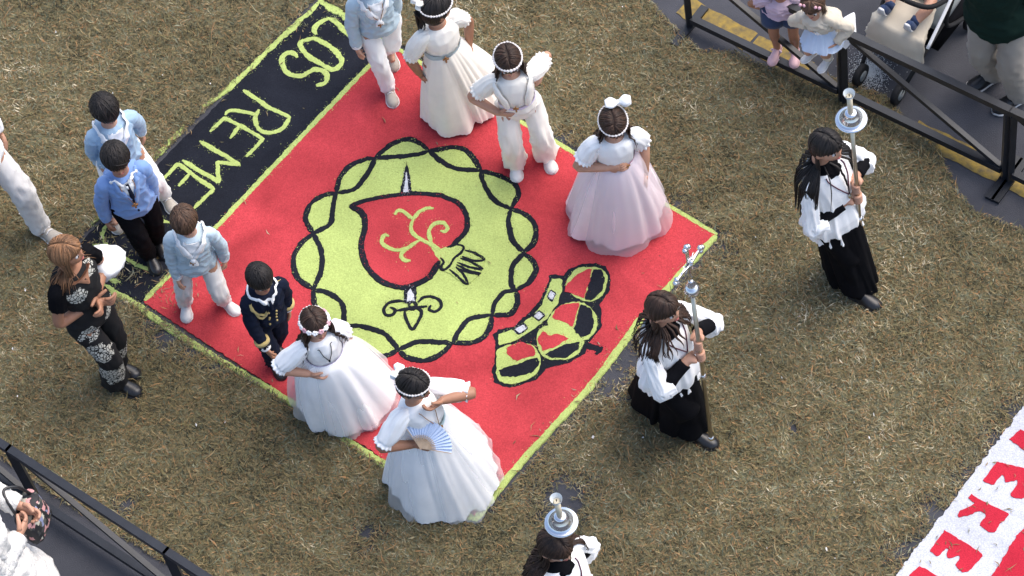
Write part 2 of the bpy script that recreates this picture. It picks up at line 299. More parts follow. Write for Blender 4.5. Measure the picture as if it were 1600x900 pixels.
def straw_mat(name, blades):
    m = bpy.data.materials.new(name); m.use_nodes = True; t = m.node_tree; b = t.nodes['Principled BSDF']; N = t.nodes.new; K = t.links.new
    b.inputs['Roughness'].default_value = .85; b.inputs['Specular IOR Level'].default_value = .15
    tc = N('ShaderNodeTexCoord'); r = N('ShaderNodeValToRGB'); e = r.color_ramp.elements; r.color_ramp.interpolation = 'LINEAR'
    cols = [(0, (.045, .046, .036)), (.12, (.10, .095, .058)), (.24, (.22, .175, .098)), (.34, (.135, .155, .115)), (.46, (.21, .185, .092)), (.56, (.15, .115, .062)), (.68, (.285, .235, .135)), (.76, (.34, .185, .088)), (.84, (.235, .26, .20)), (.92, (.41, .34, .205)), (1, (.60, .54, .42))]
    cols = [(p_, tuple(np.array(c_)*np.array([.97, .94, .86]))) for p_, c_ in cols]; e[0].color = (*cols[0][1], 1); e[1].color = (*cols[-1][1], 1)
    for p, c in cols[1:-1]: k = e.new(p); k.color = (*c, 1)
    big = N('ShaderNodeTexNoise'); big.inputs['Scale'].default_value = .7; big.inputs['Detail'].default_value = 4; K(tc.outputs['Object'], big.inputs['Vector'])
    if blades:
        g = N('ShaderNodeNewGeometry'); f = g.outputs['Random Per Island']
    else:
        n = N('ShaderNodeTexNoise'); n.inputs['Scale'].default_value = 55; n.inputs['Detail'].default_value = 6; n.inputs['Roughness'].default_value = .7; K(tc.outputs['Object'], n.inputs['Vector']); f = n.outputs['Fac']
    s = N('ShaderNodeMath'); s.operation = 'MULTIPLY_ADD'; s.inputs[1].default_value = .8 if blades else 1.0; K(f, s.inputs[0])
    mr = N('ShaderNodeMapRange'); mr.inputs['From Min'].default_value = .3; mr.inputs['From Max'].default_value = .7; mr.inputs['To Min'].default_value = -.08 if blades else -.3; mr.inputs['To Max'].default_value = .24 if blades else -.1; K(big.outputs['Fac'], mr.inputs['Value']); md = N('ShaderNodeTexNoise'); md.inputs['Scale'].default_value = 7; md.inputs['Detail'].default_value = 3; K(tc.outputs['Object'], md.inputs['Vector'])
    m2 = N('ShaderNodeMath'); m2.operation = 'MULTIPLY_ADD'; m2.inputs[1].default_value = .7; K(md.outputs['Fac'], m2.inputs[0]); K(mr.outputs[0], m2.inputs[2]); m3 = N('ShaderNodeMath'); m3.operation = 'SUBTRACT'; m3.inputs[1].default_value = .35; K(m2.outputs[0], m3.inputs[0]); K(m3.outputs[0], s.inputs[2])
    K(s.outputs[0], r.inputs['Fac']); K(r.outputs[0], b.inputs['Base Color'])
    if not blades:
        bp = N('ShaderNodeBump'); bp.inputs['Strength'].default_value = .8; bp.inputs['Distance'].default_value = .01; K(f, bp.inputs['Height']); K(bp.outputs[0], b.inputs['Normal'])
    return m
M['straw_mat'] = straw_mat('straw_mat', False); M['straw'] = straw_mat('straw', True)
V, F = mat_layer(); o = mesh_np('straw_mat', V, F, M['straw_mat'], True); tag(o, 'matted brown straw layer covering the asphalt of the street', 'straw', kind='stuff')
def blades(n, region, wid, length, zmax, seed, sel=None, tilt=.28):
    g = np.random.default_rng(seed); lo, hi = region
    X = g.uniform(lo[0], hi[0], n*2); Y = g.uniform(lo[1], hi[1], n*2)
    k = straw_mask(X, Y, .02, g) if sel is None else sel(X, Y, g)
    X, Y = X[k][:n], Y[k][:n]; n = len(X)
    L = length*np.exp(g.normal(0, .38, n)); w = wid*np.exp(g.normal(0, .3, n)); a = g.uniform(0, 6.283, n)
    cl = Waves(seed+50)(np.stack([X*5, Y*5, X*0], -1))
    Z = .004+zmax*g.uniform(0, 1, n)**1.6*(1+.6*cl); Z = np.maximum(Z, .003)
    ti = g.normal(0, tilt, n); bend = g.normal(0, .22, n)
    d = np.stack([np.cos(a), np.sin(a), np.tan(np.clip(ti, -.9, .9))], -1); s = np.stack([-np.sin(a), np.cos(a), g.normal(0, .35, n)], -1)
    c = np.stack([X, Y, Z+np.abs(d[:, 2])*L*.5*.9], -1)
    mid = c+s*(bend*L)[:, None]*.5
    h = (L*.5)[:, None]; ww = (w*.5)[:, None]
    p0 = c-d*h; p1 = c+d*h
    V = np.stack([p0-s*ww*.2, mid-s*ww, p1+s*ww*.2, mid+s*ww], 1)
    b = np.arange(n)[:, None]*4
    F = b+np.array([[0, 1, 2, 3]])
    return V.reshape(-1, 3), F
REG = ((-4.2, -3.1), (4.3, 3.1))
V, F = blades(445000, REG, .0048, .033, .017, 21, tilt=.42); o = mesh_np('straw_litter', V, F, M['straw']); tag(o, 'chopped dry straw and grass strewn over the street', 'straw', kind='stuff')
V, F = blades(2600, REG, .0045, .10, .026, 22); o = mesh_np('straw_stalks', V, F, M['straw']); tag(o, 'long loose stalks lying on top of the strewn straw', 'straw', kind='stuff')
V, F = blades(60000, ((-7, -4.4), (6, 4.2)), .007, .06, .02, 23, sel=lambda X, Y, g: straw_mask(X, Y) & ((np.abs(X) > 4.1) | (np.abs(Y) > 3.0))); o = mesh_np('straw_verge', V, F, M['straw']); tag(o, 'thinner straw strewn farther along the street', 'straw', kind='stuff')
# straw kicked onto the carpet: thick at the trodden corner, a few blades elsewhere
TR = [(at((165, 400)), .17, .75), (at((205, 430)), .12, .6), (at((255, 450)), .10, .5), (at((130, 400)), .12, .9), (at((240, 290)), .07, .18), (at((300, 210)), .10, .15), (at((460, 45)), .10, .3), (at((470, 20)), .08, .25), (at((270, 470)), .10, .35), (at((350, 230)), .06, .08)]
def on_carpet(X, Y, g):
    k = inside(X, Y, CARPET) | inside(X, Y, CARPET2); p = np.full(X.shape, .0022)
    for c, r, w in TR: p = np.maximum(p, w*np.exp(-((X-c[0])**2+(Y-c[1])**2)/(r*r)))
    ed = ~inside(X, Y, shrink(CARPET, .10)); p = np.where(ed, np.maximum(p, .03), p)
    return k & (g.uniform(0, 1, X.shape) < p)
def lift(V, z): V = V.copy(); V[:, 2] += z; return V
V, F = blades(80000, REG, .005, .04, .004, 24, sel=on_carpet, tilt=.1); o = mesh_np('straw_bits', lift(V, .014), F, M['straw']); tag(o, 'loose straw bits kicked onto the sawdust carpet', 'straw', kind='stuff')
# paler scraps among the straw
def scraps():
    g = np.random.default_rng(31); X = g.uniform(-3.6, 3.9, 110); Y = g.uniform(-2.6, 2.8, 110); k = straw_mask(X, Y); mb = MB()
    for x, y in zip(X[k], Y[k]):
        s = g.uniform(.003, .010); h = g.uniform(0, 6.28); p = np.array([x, y, .03]); e = g.uniform(.4, 1.2)
        mb.add([p+s*np.array([math.cos(h+q)*e, math.sin(h+q)/e, g.uniform(-.3, .5)]) for q in (0, 1.3, 2.9, 4.4)], [(0, 1, 2), (0, 2, 3)])
    return mb
tag(scraps().build('paper_scrap', M['offwhite'], smooth=False), 'tiny pale scraps of leaf and paper among the straw', 'scraps', kind='stuff')

# ---------------------------------------------------------------- sawdust carpets
def resamp(P, step, closed):
    Q = np.vstack([P, P[:1]]) if closed else P
    L = np.concatenate([[0], np.cumsum(np.linalg.norm(np.diff(Q, axis=0), axis=1))]); k = max(int(L[-1]/step), 4)
    s = np.linspace(0, L[-1], k, endpoint=not closed); return np.stack([np.interp(s, L, Q[:, i]) for i in range(Q.shape[1])], 1), s
SEED = [100]
def stroke(px, w, z, h=.004, smooth=True, closed=False, jag=.10, taper=0.):
    """a band of sawdust poured by hand: px in plan points, w in metres"""
    P = ats(px, z); SEED[0] += 1; wv = Waves(SEED[0])
    if smooth: P = catmull(P, max(len(P)*8, 16), closed)
    P, s = resamp(P, .011, closed)
    T = (np.roll(P, -1, 0)-np.roll(P, 1, 0)) if closed else np.gradient(P, axis=0); T[:, 2] = 0; T /= np.linalg.norm(T, axis=1)[:, None]+1e-9
    Nn = np.stack([-T[:, 1], T[:, 0], 0*T[:, 0]], 1); G = []; n = len(P); fl = RNG.normal(0, jag*.5, (n, 2))
    for i in range(n):
        e = min(i, n-1-i); ta = 1 if closed else (min(1, .45+.2*e))*(1-taper*(1-min(1, e/(n*.25+1))))
        a = w*.5*ta*(1+jag*1.6*wv([s[i]*9, 0, 0])+jag*wv([s[i]*40, 3, 0])+fl[i, 0]); b = w*.5*ta*(1+jag*1.6*wv([s[i]*9, 7, 0])+jag*wv([s[i]*40, 9, 0])+fl[i, 1])
        hh = h*(1+.2*wv([s[i]*14, 0, 4])); Z = np.array([0, 0, 1.])
        G.append([P[i]-Nn[i]*a-Z*.003, P[i]-Nn[i]*a*.78+Z*hh, P[i]+Nn[i]*b*.05+Z*hh*1.15, P[i]+Nn[i]*b*.78+Z*hh, P[i]+Nn[i]*b-Z*.003])
    if closed: G.append(G[0])
    return MB().grid(np.array(G)[:, ::-1], cu=False)
def slab(px, z, h=.006, smooth=False, jag=.004, step=.016):
    P = ats(px, z); SEED[0] += 1; wv = Waves(SEED[0])
    if smooth: P = catmull(P, len(P)*8, True)
    P, s = resamp(P, step, True); T = np.roll(P, -1, 0)-np.roll(P, 1, 0); T /= np.linalg.norm(T, axis=1)[:, None]+1e-9
    Nn = np.stack([-T[:, 1], T[:, 0], 0*T[:, 0]], 1); off = jag*(wv(np.stack([s*10, 0*s, 0*s], 1))+.7*wv(np.stack([s*45, 0*s, 0*s+3], 1)))+RNG.normal(0, jag*.35, len(s))
    P = P+Nn*off[:, None]
    ar = np.sum(P[:, 0]*np.roll(P[:, 1], -1)-np.roll(P[:, 0], -1)*P[:, 1])
    if ar < 0: P = P[::-1]
    n = len(P); top = P+np.array([0, 0, h]); mb = MB(); mb.add(np.vstack([top, P-np.array([0, 0, .003])]), [tuple(range(n))]+[(i, n+i, n+(i+1) % n, (i+1) % n) for i in range(n)]); return mb
carpet = empty('sawdust_carpet', at((690, 440)), 'sawdust carpet, red with pierced heart medallion, crown and black lettered band', 'carpet')
SPECK = {}
def cp(mb, name, m, smooth=False):
    V = np.vstack(mb.v); e = V[V[:, 2] < V[:, 2].min()+.0015]; k = min(len(e), max(20, len(e)//3)); SPECK.setdefault(m, []).append(e[RNG.choice(len(e), k, replace=False)])
    return mb.build(name, M[m], carpet, smooth=smooth)
def spill_grains(parent):          # grains strayed over the edges of each colour
    for m, L in SPECK.items():
        P = np.vstack(L); P = np.vstack([P, P, P]); n = len(P); P = P+np.concatenate([RNG.normal(0, .013, (n, 2)), np.zeros((n, 1))], 1); P[:, 2] = Z3+.006; r = RNG.uniform(.0012, .0034, n); a = RNG.uniform(0, 6.28, n)
        # settle each grain on the layer below
        P[:, 2] = [next((h[0][2] for h in [TOPBVH.ray_cast(Vector((q[0], q[1], .1)), Vector((0, 0, -1)))] if h[0] is not None), .004)+.0006 for q in P]
        V = np.stack([P+np.stack([np.cos(a+k*1.5708)*r, np.sin(a+k*1.5708)*r*.8, 0*r], 1) for k in range(4)], 1).reshape(-1, 3); F = np.arange(n)[:, None]*4+np.array([[0, 1, 2, 3]])
        o = mesh_np('stray_grains', V-np.array(parent.location), F, M[m]); o.parent = parent; o['kind'] = 'stuff'
ZB = .004; Z1 = .0085; Z2 = .0125; Z3 = .0165
cp(slab([(608, 72), (1119, 367), (744, 812), (224, 473)], ZB, .007), 'red_field', 'red')
cp(slab([(500, 2), (604, 74), (222, 471), (140, 437), (122, 384)], ZB, .0055), 'black_band', 'black')
BW = .048
cp(stroke([(612, 71), (640, 88), (700, 124), (780, 171), (860, 217), (905, 244), (985, 289), (1045, 322), (1085, 345), (1121, 367)], BW*.72, Z1), 'border', 'yellow')
cp(stroke([(1119, 368), (1052, 440), (1003, 496), (985, 520), (925, 600), (870, 661), (800, 738), (742, 813)], BW*1.0, Z1, jag=.08), 'border', 'yellow')
cp(stroke([(746, 815), (680, 775), (605, 728), (540, 688), (475, 641), (420, 607), (350, 566), (289, 529), (255, 505), (231, 489), (209, 473), (175, 455), (150, 442)], BW*.95, Z1, jag=.16), 'border', 'yellow')
cp(stroke([(606, 76), (576, 104), (500, 183), (420, 268), (336, 357), (270, 424), (226, 470)], BW*.85, Z1), 'border', 'yellow')
cp(stroke([(499, 3), (485, 18), (455, 45), (400, 98), (350, 142), (310, 172)], BW*1.0, Z1, jag=.2, taper=.4), 'border', 'yellow')
cp(stroke([(288, 195), (262, 226), (232, 254)], BW*.8, Z1, jag=.3, taper=.5), 'border', 'yellow')
cp(stroke([(158, 332), (146, 348)], BW*.7, Z1, jag=.35, taper=.5), 'border', 'yellow')
cp(stroke([(498, 0), (520, 14), (560, 40), (608, 70)], BW*1.1, Z1, jag=.2), 'border', 'yellow')
# lettering
c1 = lambda L: [(440+x/6.667, y/6.667) for x, y in L]
c8 = lambda L: [(140+x/1.915, y/1.915) for x, y in L]
c4 = lambda L: [(120+x/4.5, 330+y/4.5) for x, y in L]
LW = .044
def letter(*st, w=LW, jag=.14):
    mb = MB()
    for i, (pts, sm) in enumerate(st):
        s = stroke(pts, w, Z1-.002+.0012*i, .004, sm, jag=jag); mb.add(np.vstack(s.v), s.f)
    return cp(mb, 'letter', 'yellow')
letter((c1([(360, 365), (340, 310), (400, 240), (500, 190)]), True), (c1([(490, 195), (580, 240), (660, 330), (790, 430)]), True))
letter((c1([(220, 425), (330, 405), (420, 440), (520, 500), (600, 580), (630, 640), (590, 705), (530, 730), (450, 690), (370, 640), (280, 590), (215, 515), (195, 450), (230, 415)]), True))
letter((c1([(165, 605), (130, 560), (60, 555), (10, 600), (10, 680), (60, 760), (140, 790), (220, 790), (300, 745), (380, 725), (450, 755), (480, 820), (440, 870), (360, 895)]), True))
letter((c8([(460, 270), (530, 318), (600, 352)]), False), (c8([(600, 350), (578, 383), (540, 398), (507, 387), (495, 358), (507, 328)]), True), (c8([(502, 345), (450, 332), (418, 332), (406, 346)]), True), w=.034)
letter((c8([(360, 395), (405, 353), (470, 387), (520, 418), (468, 470)]), False), (c8([(450, 376), (420, 415)]), False), w=.034)
letter((c8([(330, 422), (395, 462), (450, 494), (382, 485), (388, 545), (330, 512), (278, 480)]), False), w=.036)
letter((c8([(212, 543), (265, 492), (320, 530), (370, 567), (312, 625)]), False), (c8([(302, 517), (266, 558)]), False), w=.034)
letter((c4([(285, 92), (215, 105), (185, 160), (200, 225), (250, 285), (330, 335), (420, 375), (500, 402), (600, 422)]), True), (c4([(285, 92), (420, 110), (540, 190), (640, 300)]), True), w=.03, jag=.3)
letter((c4([(500, 30), (570, 60), (655, 82)]), True), w=.034, jag=.2)
letter((c4([(500, 90), (560, 130), (605, 165)]), True), (c4([(505, 160), (600, 212)]), True), w=.032, jag=.2)
for q in ([(105, 240), (160, 245), (210, 270)], [(215, 460), (260, 490), (310, 500)], [(100, 90), (140, 62)]): letter((c4(q), False), w=.034, jag=.35)
# medallion
c6 = lambda L: [(440+x/2.369, 200+y/2.369) for x, y in L]
LOBE = [((345, 112), [(400, 65), (460, 42), (510, 55)], [(440, 105), (500, 98)]), ((545, 85), [(640, 72), (690, 90), (722, 130)], [(590, 122), (645, 150)]),
        ((737, 158), [(800, 175), (860, 205), (876, 245)], [(750, 210), (790, 268)]), ((850, 300), [(910, 325), (940, 370), (932, 425)], [(838, 350), (860, 420)]),
        ((897, 462), [(928, 490), (942, 525), (915, 570)], [(857, 510), (848, 570)]), ((866, 602), [(872, 645), (845, 688)], [(820, 610), (790, 650)]),
        ((780, 692), [(765, 750), (715, 792)], [(700, 705), (660, 745)]), ((632, 797), [(580, 842), (520, 862), (465, 848)], [(540, 790), (485, 798)]),
        ((432, 822), [(370, 845), (300, 815), (250, 770)], [(385, 765), (300, 735)]), ((232, 735), [(165, 710), (125, 660)], [(225, 655), (175, 612)]),
        ((116, 598), [(60, 555), (42, 490), (70, 430)], [(147, 530), (145, 450)]), ((118, 390), [(90, 340), (105, 285), (150, 252)], [(178, 355), (190, 290)]),
        ((203, 240), [(216, 185), (255, 138), (310, 118)], [(270, 225), (322, 160)])]
outl = []
for a, o_, i_ in LOBE: outl += [a]+o_
cp(slab(c6(outl), Z1, .004, True), 'medallion', 'yellow')
for k, (a, o_, i_) in enumerate(LOBE):
    b = LOBE[(k+1) % len(LOBE)][0]
    cp(stroke(c6([a]+o_+[b]), .040, Z2-.001, .0045, jag=.12), 'rope_strand', 'black')
    cp(stroke(c6([a]+i_+[b]), .038, Z2, .0045, jag=.12), 'rope_strand', 'black')
HEART = [(252, 289), (320, 266), (420, 249), (520, 243), (600, 254), (660, 285), (687, 340), (676, 388), (640, 428), (610, 452), (586, 490), (565, 525), (540, 555), (490, 580), (440, 588), (380, 572), (330, 530), (303, 480), (296, 420), (310, 370), (306, 330), (285, 303)]
cp(slab(c6([(438, 250), (452, 170), (463, 124), (474, 170), (484, 248)]), Z2, .0035), 'sword_outline', 'black')
cp(slab(c6([(452, 240), (461, 160), (472, 240)]), Z2+.0035, .0025, jag=.002), 'sword_blade', 'white_saw')
cp(slab(c6([(452, 586), (500, 580), (500, 648), (452, 648)]), Z2, .0035), 'sword_outline', 'black')
cp(slab(c6([(464, 642), (466, 610), (476, 594), (488, 612), (494, 642)]), Z2+.0035, .0025, jag=.002), 'sword_blade', 'white_saw')
cp(slab(c6(HEART), Z2, .004, False), 'heart', 'red')
cp(stroke(c6(HEART[:9]+[(622, 442)]), .038, Z3-.001, .0035, jag=.1), 'heart_outline', 'black')
cp(stroke(c6([(582, 492)]+HEART[11:]+[(252, 289)]), .040, Z3-.0005, .0035, jag=.1), 'heart_outline', 'black')
cp(slab(c6([(545, 425), (575, 448), (618, 440), (660, 435), (676, 448), (750, 490), (735, 535), (690, 582), (640, 550), (600, 528), (590, 500), (572, 472)]), Z3-.0005, .002), 'hand_ground', 'yellow')
for pts in ([(418, 322), (430, 306), (452, 308), (470, 325), (487, 336), (508, 312), (535, 298), (564, 297)], [(487, 336), (478, 365), (490, 395), (515, 412), (548, 428), (580, 455)], [(398, 402), (380, 395), (370, 420), (392, 442), (440, 452), (480, 436), (515, 412)], [(482, 436), (452, 455), (440, 475), (455, 490), (478, 491)], [(585, 448), (555, 425), (546, 382), (565, 355), (597, 350), (614, 370), (604, 384), (588, 380)]):
    cp(stroke(c6(pts), .030, Z3, .003, jag=.15), 'scroll', 'yellow')
for pts in ([(612, 442), (648, 431), (674, 440), (664, 462), (640, 482), (622, 510), (600, 525), (588, 515), (602, 495), (588, 480)], [(678, 452), (720, 466), (750, 486), (715, 492), (668, 476)], [(662, 482), (702, 496), (742, 522), (700, 516), (650, 498)], [(648, 506), (690, 527), (735, 540), (695, 536), (652, 520)], [(622, 524), (655, 552), (688, 578), (673, 542), (645, 514)]):
    cp(stroke(c6(pts), .019, Z3+.001, .003, jag=.14), 'hand_outline', 'black')
for pts in ([(455, 642), (430, 640), (395, 648), (379, 672), (388, 692), (412, 690), (420, 672), (402, 664)], [(505, 645), (525, 627), (560, 625), (586, 640), (588, 665), (565, 680), (545, 670), (553, 656)], [(455, 676), (461, 710), (485, 745), (510, 705), (517, 676), (490, 664), (455, 676)], [(425, 676), (475, 668), (540, 660)], [(470, 655), (484, 640), (498, 655), (484, 672), (470, 655)]):
    cp(stroke(c6(pts), .022, Z2+.002, .0035, jag=.14), 'fleur_outline', 'black')
# crown
c7 = lambda L: [(740+x/3, 380+y/3) for x, y in L]
cp(slab(c7([(90, 430), (120, 405), (190, 390), (260, 330), (310, 270), (345, 200), (355, 150), (420, 150), (440, 125), (500, 100), (570, 95), (620, 110), (642, 160), (640, 220), (610, 262), (592, 285), (602, 330), (596, 400), (570, 440), (540, 465), (520, 520), (450, 560), (340, 590), (290, 640), (220, 670), (150, 678), (95, 655), (88, 600), (100, 520), (105, 460)]), Z1, .004), 'crown_outline', 'black')
cp(stroke(c7([(515, 470), (555, 490), (605, 500)]), .05, Z1, .004, False), 'crown_cross', 'black'); cp(stroke(c7([(572, 522), (604, 486)]), .04, Z1+.001, .004, False), 'crown_cross', 'black')
cp(slab(c7([(115, 427), (190, 402), (270, 347), (322, 285), (355, 200), (366, 167), (420, 170), (415, 220), (395, 280), (350, 345), (280, 405), (200, 455), (120, 478)]), Z2, .003), 'crown_band', 'yellow')
for q in ([(342, 252), (360, 215), (390, 232), (370, 278)], [(272, 343), (307, 312), (338, 338), (305, 368)], [(180, 405), (237, 372), (260, 400), (210, 433)]):
    cp(slab(c7(q), Z2+.003, .002, jag=.002), 'jewel_outline', 'black'); q = np.array(q); q = q.mean(0)+(q-q.mean(0))*.66; cp(slab(c7(q.tolist()), Z2+.005, .002, jag=.001, step=.01), 'jewel', 'white_saw')
RING = [([(432, 215), (437, 175), (470, 130), (530, 112), (590, 117), (624, 152), (624, 200), (600, 245), (548, 275), (480, 255)], [(445, 220), (455, 185), (490, 155), (530, 132), (552, 132), (540, 190), (520, 248), (480, 232)], [(557, 132), (590, 133), (604, 170), (595, 220), (550, 258), (522, 254), (537, 190)]),
        ([(345, 378), (375, 322), (430, 282), (500, 277), (560, 312), (580, 370), (568, 420), (530, 452), (480, 448), (430, 420)], [(382, 352), (402, 312), (450, 297), (495, 292), (480, 350), (465, 393), (430, 368)], [(499, 297), (543, 322), (557, 370), (540, 418), (500, 433), (472, 400)]),
        ([(297, 428), (340, 388), (430, 412), (508, 455), (508, 490), (480, 528), (420, 548), (350, 543), (305, 498)], [(317, 452), (332, 422), (365, 442), (400, 432), (438, 452), (380, 488), (332, 503)], [(347, 515), (430, 472), (488, 462), (478, 495), (430, 528), (370, 528)]),
        ([(112, 500), (170, 477), (240, 467), (290, 490), (313, 540), (300, 600), (250, 640), (180, 658), (117, 643), (107, 580)], [(160, 502), (220, 474), (272, 496), (278, 528), (202, 556), (166, 530)], [(132, 590), (200, 567), (288, 538), (296, 560), (270, 598), (200, 618), (142, 613)])]
for k, (a, b, c) in enumerate(RING):
    ce = np.array(a, float).mean(0); grow = lambda L: [tuple(ce+(np.array(q)-ce)*1.17) for q in L]; b, c = grow(b), grow(c); z = Z2+.0006*k; cp(slab(c7(a), z, .003, True), 'crown_arch', 'yellow'); cp(slab(c7(b), z+.003, .002), 'crown_velvet', 'red'); cp(slab(c7(c), z+.0026, .002), 'crown_lining', 'black')
tv, tf = [], []
for o in COL.objects:
    if o.parent is carpet:
        b0 = len(tv); tv += [tuple(v.co+carpet.location) for v in o.data.vertices]; tf += [tuple(i+b0 for i in p_.vertices) for p_ in o.data.polygons]
TOPBVH = BVHTree.FromPolygons(tv, tf); spill_grains(carpet)
# the second carpet
carpet2 = empty('sawdust_carpet', at((1600, 900)), 'white bordered sawdust carpet with big red capital letters', 'carpet')
def cp2(mb, name, m): return mb.build(name, M[m], carpet2, smooth=False)
cp2(slab([(1601, 634), (1398, 902), (1300, 1031), (1500, 1150), (1760, 760)], ZB, .006, jag=.007), 'white_field', 'white_saw')
c5 = lambda L: [(1390+x/3.214, 620+y/3.214) for x, y in L]
for pts in ([(600, 215), (655, 165), (760, 215), (840, 300), (720, 300)],
            [(540, 328), (640, 352), (740, 375), (690, 500), (660, 512), (620, 505), (605, 490), (640, 440), (645, 415), (610, 425), (580, 435), (578, 410), (568, 392), (545, 415), (525, 445), (465, 425)],
            [(412, 488), (440, 510), (500, 540), (605, 588), (560, 635), (525, 685), (490, 672), (450, 645), (455, 625), (485, 605), (480, 585), (445, 575), (400, 595), (345, 605), (350, 575), (410, 548), (425, 535), (395, 512)],
            [(275, 672), (370, 725), (470, 795), (440, 830), (395, 880), (365, 882), (330, 850), (355, 805), (345, 795), (320, 812), (290, 815), (285, 795), (298, 765), (285, 760), (255, 785), (240, 805), (200, 775)],
            [(150, 850), (240, 900), (330, 960), (270, 1040), (120, 980), (95, 900)]):
    cp2(slab(c5(pts), Z1+.001, .005, jag=.003), 'letter', 'red2')
cp2(slab(c5([(690, 640), (640, 700), (520, 885), (440, 1000), (700, 1200), (1000, 900)]), Z1+.001, .006), 'red_panel', 'red2')

# ---------------------------------------------------------------- barriers
def barrier(pa, pb, H, zb, label, foot_dir, foot=(True, True), diag='down', feet_len=.36, group='crowd barriers along the street'):
    A = at(pa, H); B = at(pb, H); A0 = A.copy(); B0 = B.copy(); A0[2] = 0; B0[2] = 0
    t = empty('crowd_barrier', (A0+B0)/2, label, 'barrier', group); d = nrm(B-A); n = np.array([-d[1], d[0], 0]); w = .042; Z = np.array([0, 0, 1.])
    bar = lambda a, b, nm, ww=w, hh=None: MB().bar(a, b, ww, hh).build(nm, M['barrier'], t, smooth=False)
    bar(A-d*w/2, B+d*w/2, 'top_rail', .046); bar(A0+Z*zb+d*w/2, B0+Z*zb-d*w/2, 'bottom_rail', .046)
    for P in (A, B): bar(np.array([P[0], P[1], .012]), P-Z*.022, 'post', .040)
    if diag == 'down': bar(A0+Z*(H-.02)+d*.02+n*.003, B0+Z*(zb+.01)-d*.02+n*.003, 'diagonal_brace', .032)
    else: bar(B0+Z*(H-.02)-d*.02+n*.003, A0+Z*(zb+.01)+d*.02+n*.003, 'diagonal_brace', .032)
    for P, f in ((A0, foot[0]), (B0, foot[1])):
        if f: bar(P-n*feet_len*.5+Z*.014, P+n*feet_len*.5+Z*.014, 'foot', .055, .022)
    return t
BH = .72
UA, UB = at((1317, 50), BH), at((1576, 172), BH); ud = UB-UA
def px_of(P):
    d = np.asarray(P)-CO; z = d@fw; return (800+FPX*(d@CR)/z, 450-FPX*(d@CU)/z)
barrier((1317, 50), (1575, 172), BH, .10, 'black steel crowd barrier standing before the baby buggy', None, foot=(False, True))
barrier(px_of(UA-ud*1.02), px_of(UA-ud*.02), BH, .10, 'black steel crowd barrier on which the toddler in cream sits', None, foot=(True, False))
barrier(px_of(UB+ud*.03), px_of(UB+ud*1.03), BH, .10, 'black steel crowd barrier beyond the man in khaki trousers', None, foot=(True, False))
LA, LB = at((17, 704), BH), at((258, 861), BH); ld = LB-LA
barrier((17, 704), (258, 861), BH, .10, 'black steel crowd barrier beside the patchwork bag', None, foot=(False, False))
barrier(px_of(LA-ld*1.02), px_of(LA-ld*.02), BH, .10, 'black steel crowd barrier ending at the one beside the patchwork bag', None, foot=(False, False))
barrier(px_of(LB+ld*.02), px_of(LB+ld*1.02), BH, .10, 'black steel crowd barrier with bare asphalt at its foot', None, foot=(False, False))
# ---------------------------------------------------------------- people
def remesh(mb, name, vox):
    me = mb.mesh(name); o = bpy.data.objects.new(name, me); COL.objects.link(o)
    md = o.modifiers.new('r', 'REMESH'); md.mode = 'VOXEL'; md.voxel_size = vox
    sm = o.modifiers.new('s', 'SMOOTH'); sm.iterations = 3; sm.factor = .5
    dc = o.modifiers.new('d', 'DECIMATE'); dc.ratio = .42
    dg = bpy.context.evaluated_depsgraph_get(); me2 = bpy.data.meshes.new_from_object(o.evaluated_get(dg)); n = len(me2.vertices)
    V = np.empty(n*3); me2.vertices.foreach_get('co', V); F = [tuple(p.vertices) for p in me2.polygons]
    bpy.data.objects.remove(o); bpy.data.meshes.remove(me); bpy.data.meshes.remove(me2)
    return V.reshape(-1, 3), F
PROF = dict(t=[-.16, -.05, .08, .32, .58, .78, .90, .965, 1.02, 1.25],
            child=[(.050, .050), (.080, .066), (.084, .068), (.074, .060), (.078, .064), (.086, .062), (.080, .054), (.057, .047), (.034, .036), (.031, .033)],
            adult=[(.050, .048), (.086, .066), (.092, .068), (.070, .056), (.080, .064), (.091, .062), (.087, .053), (.058, .045), (.033, .035), (.031, .033)])
Z3v = np.array([0, 0, 1.])
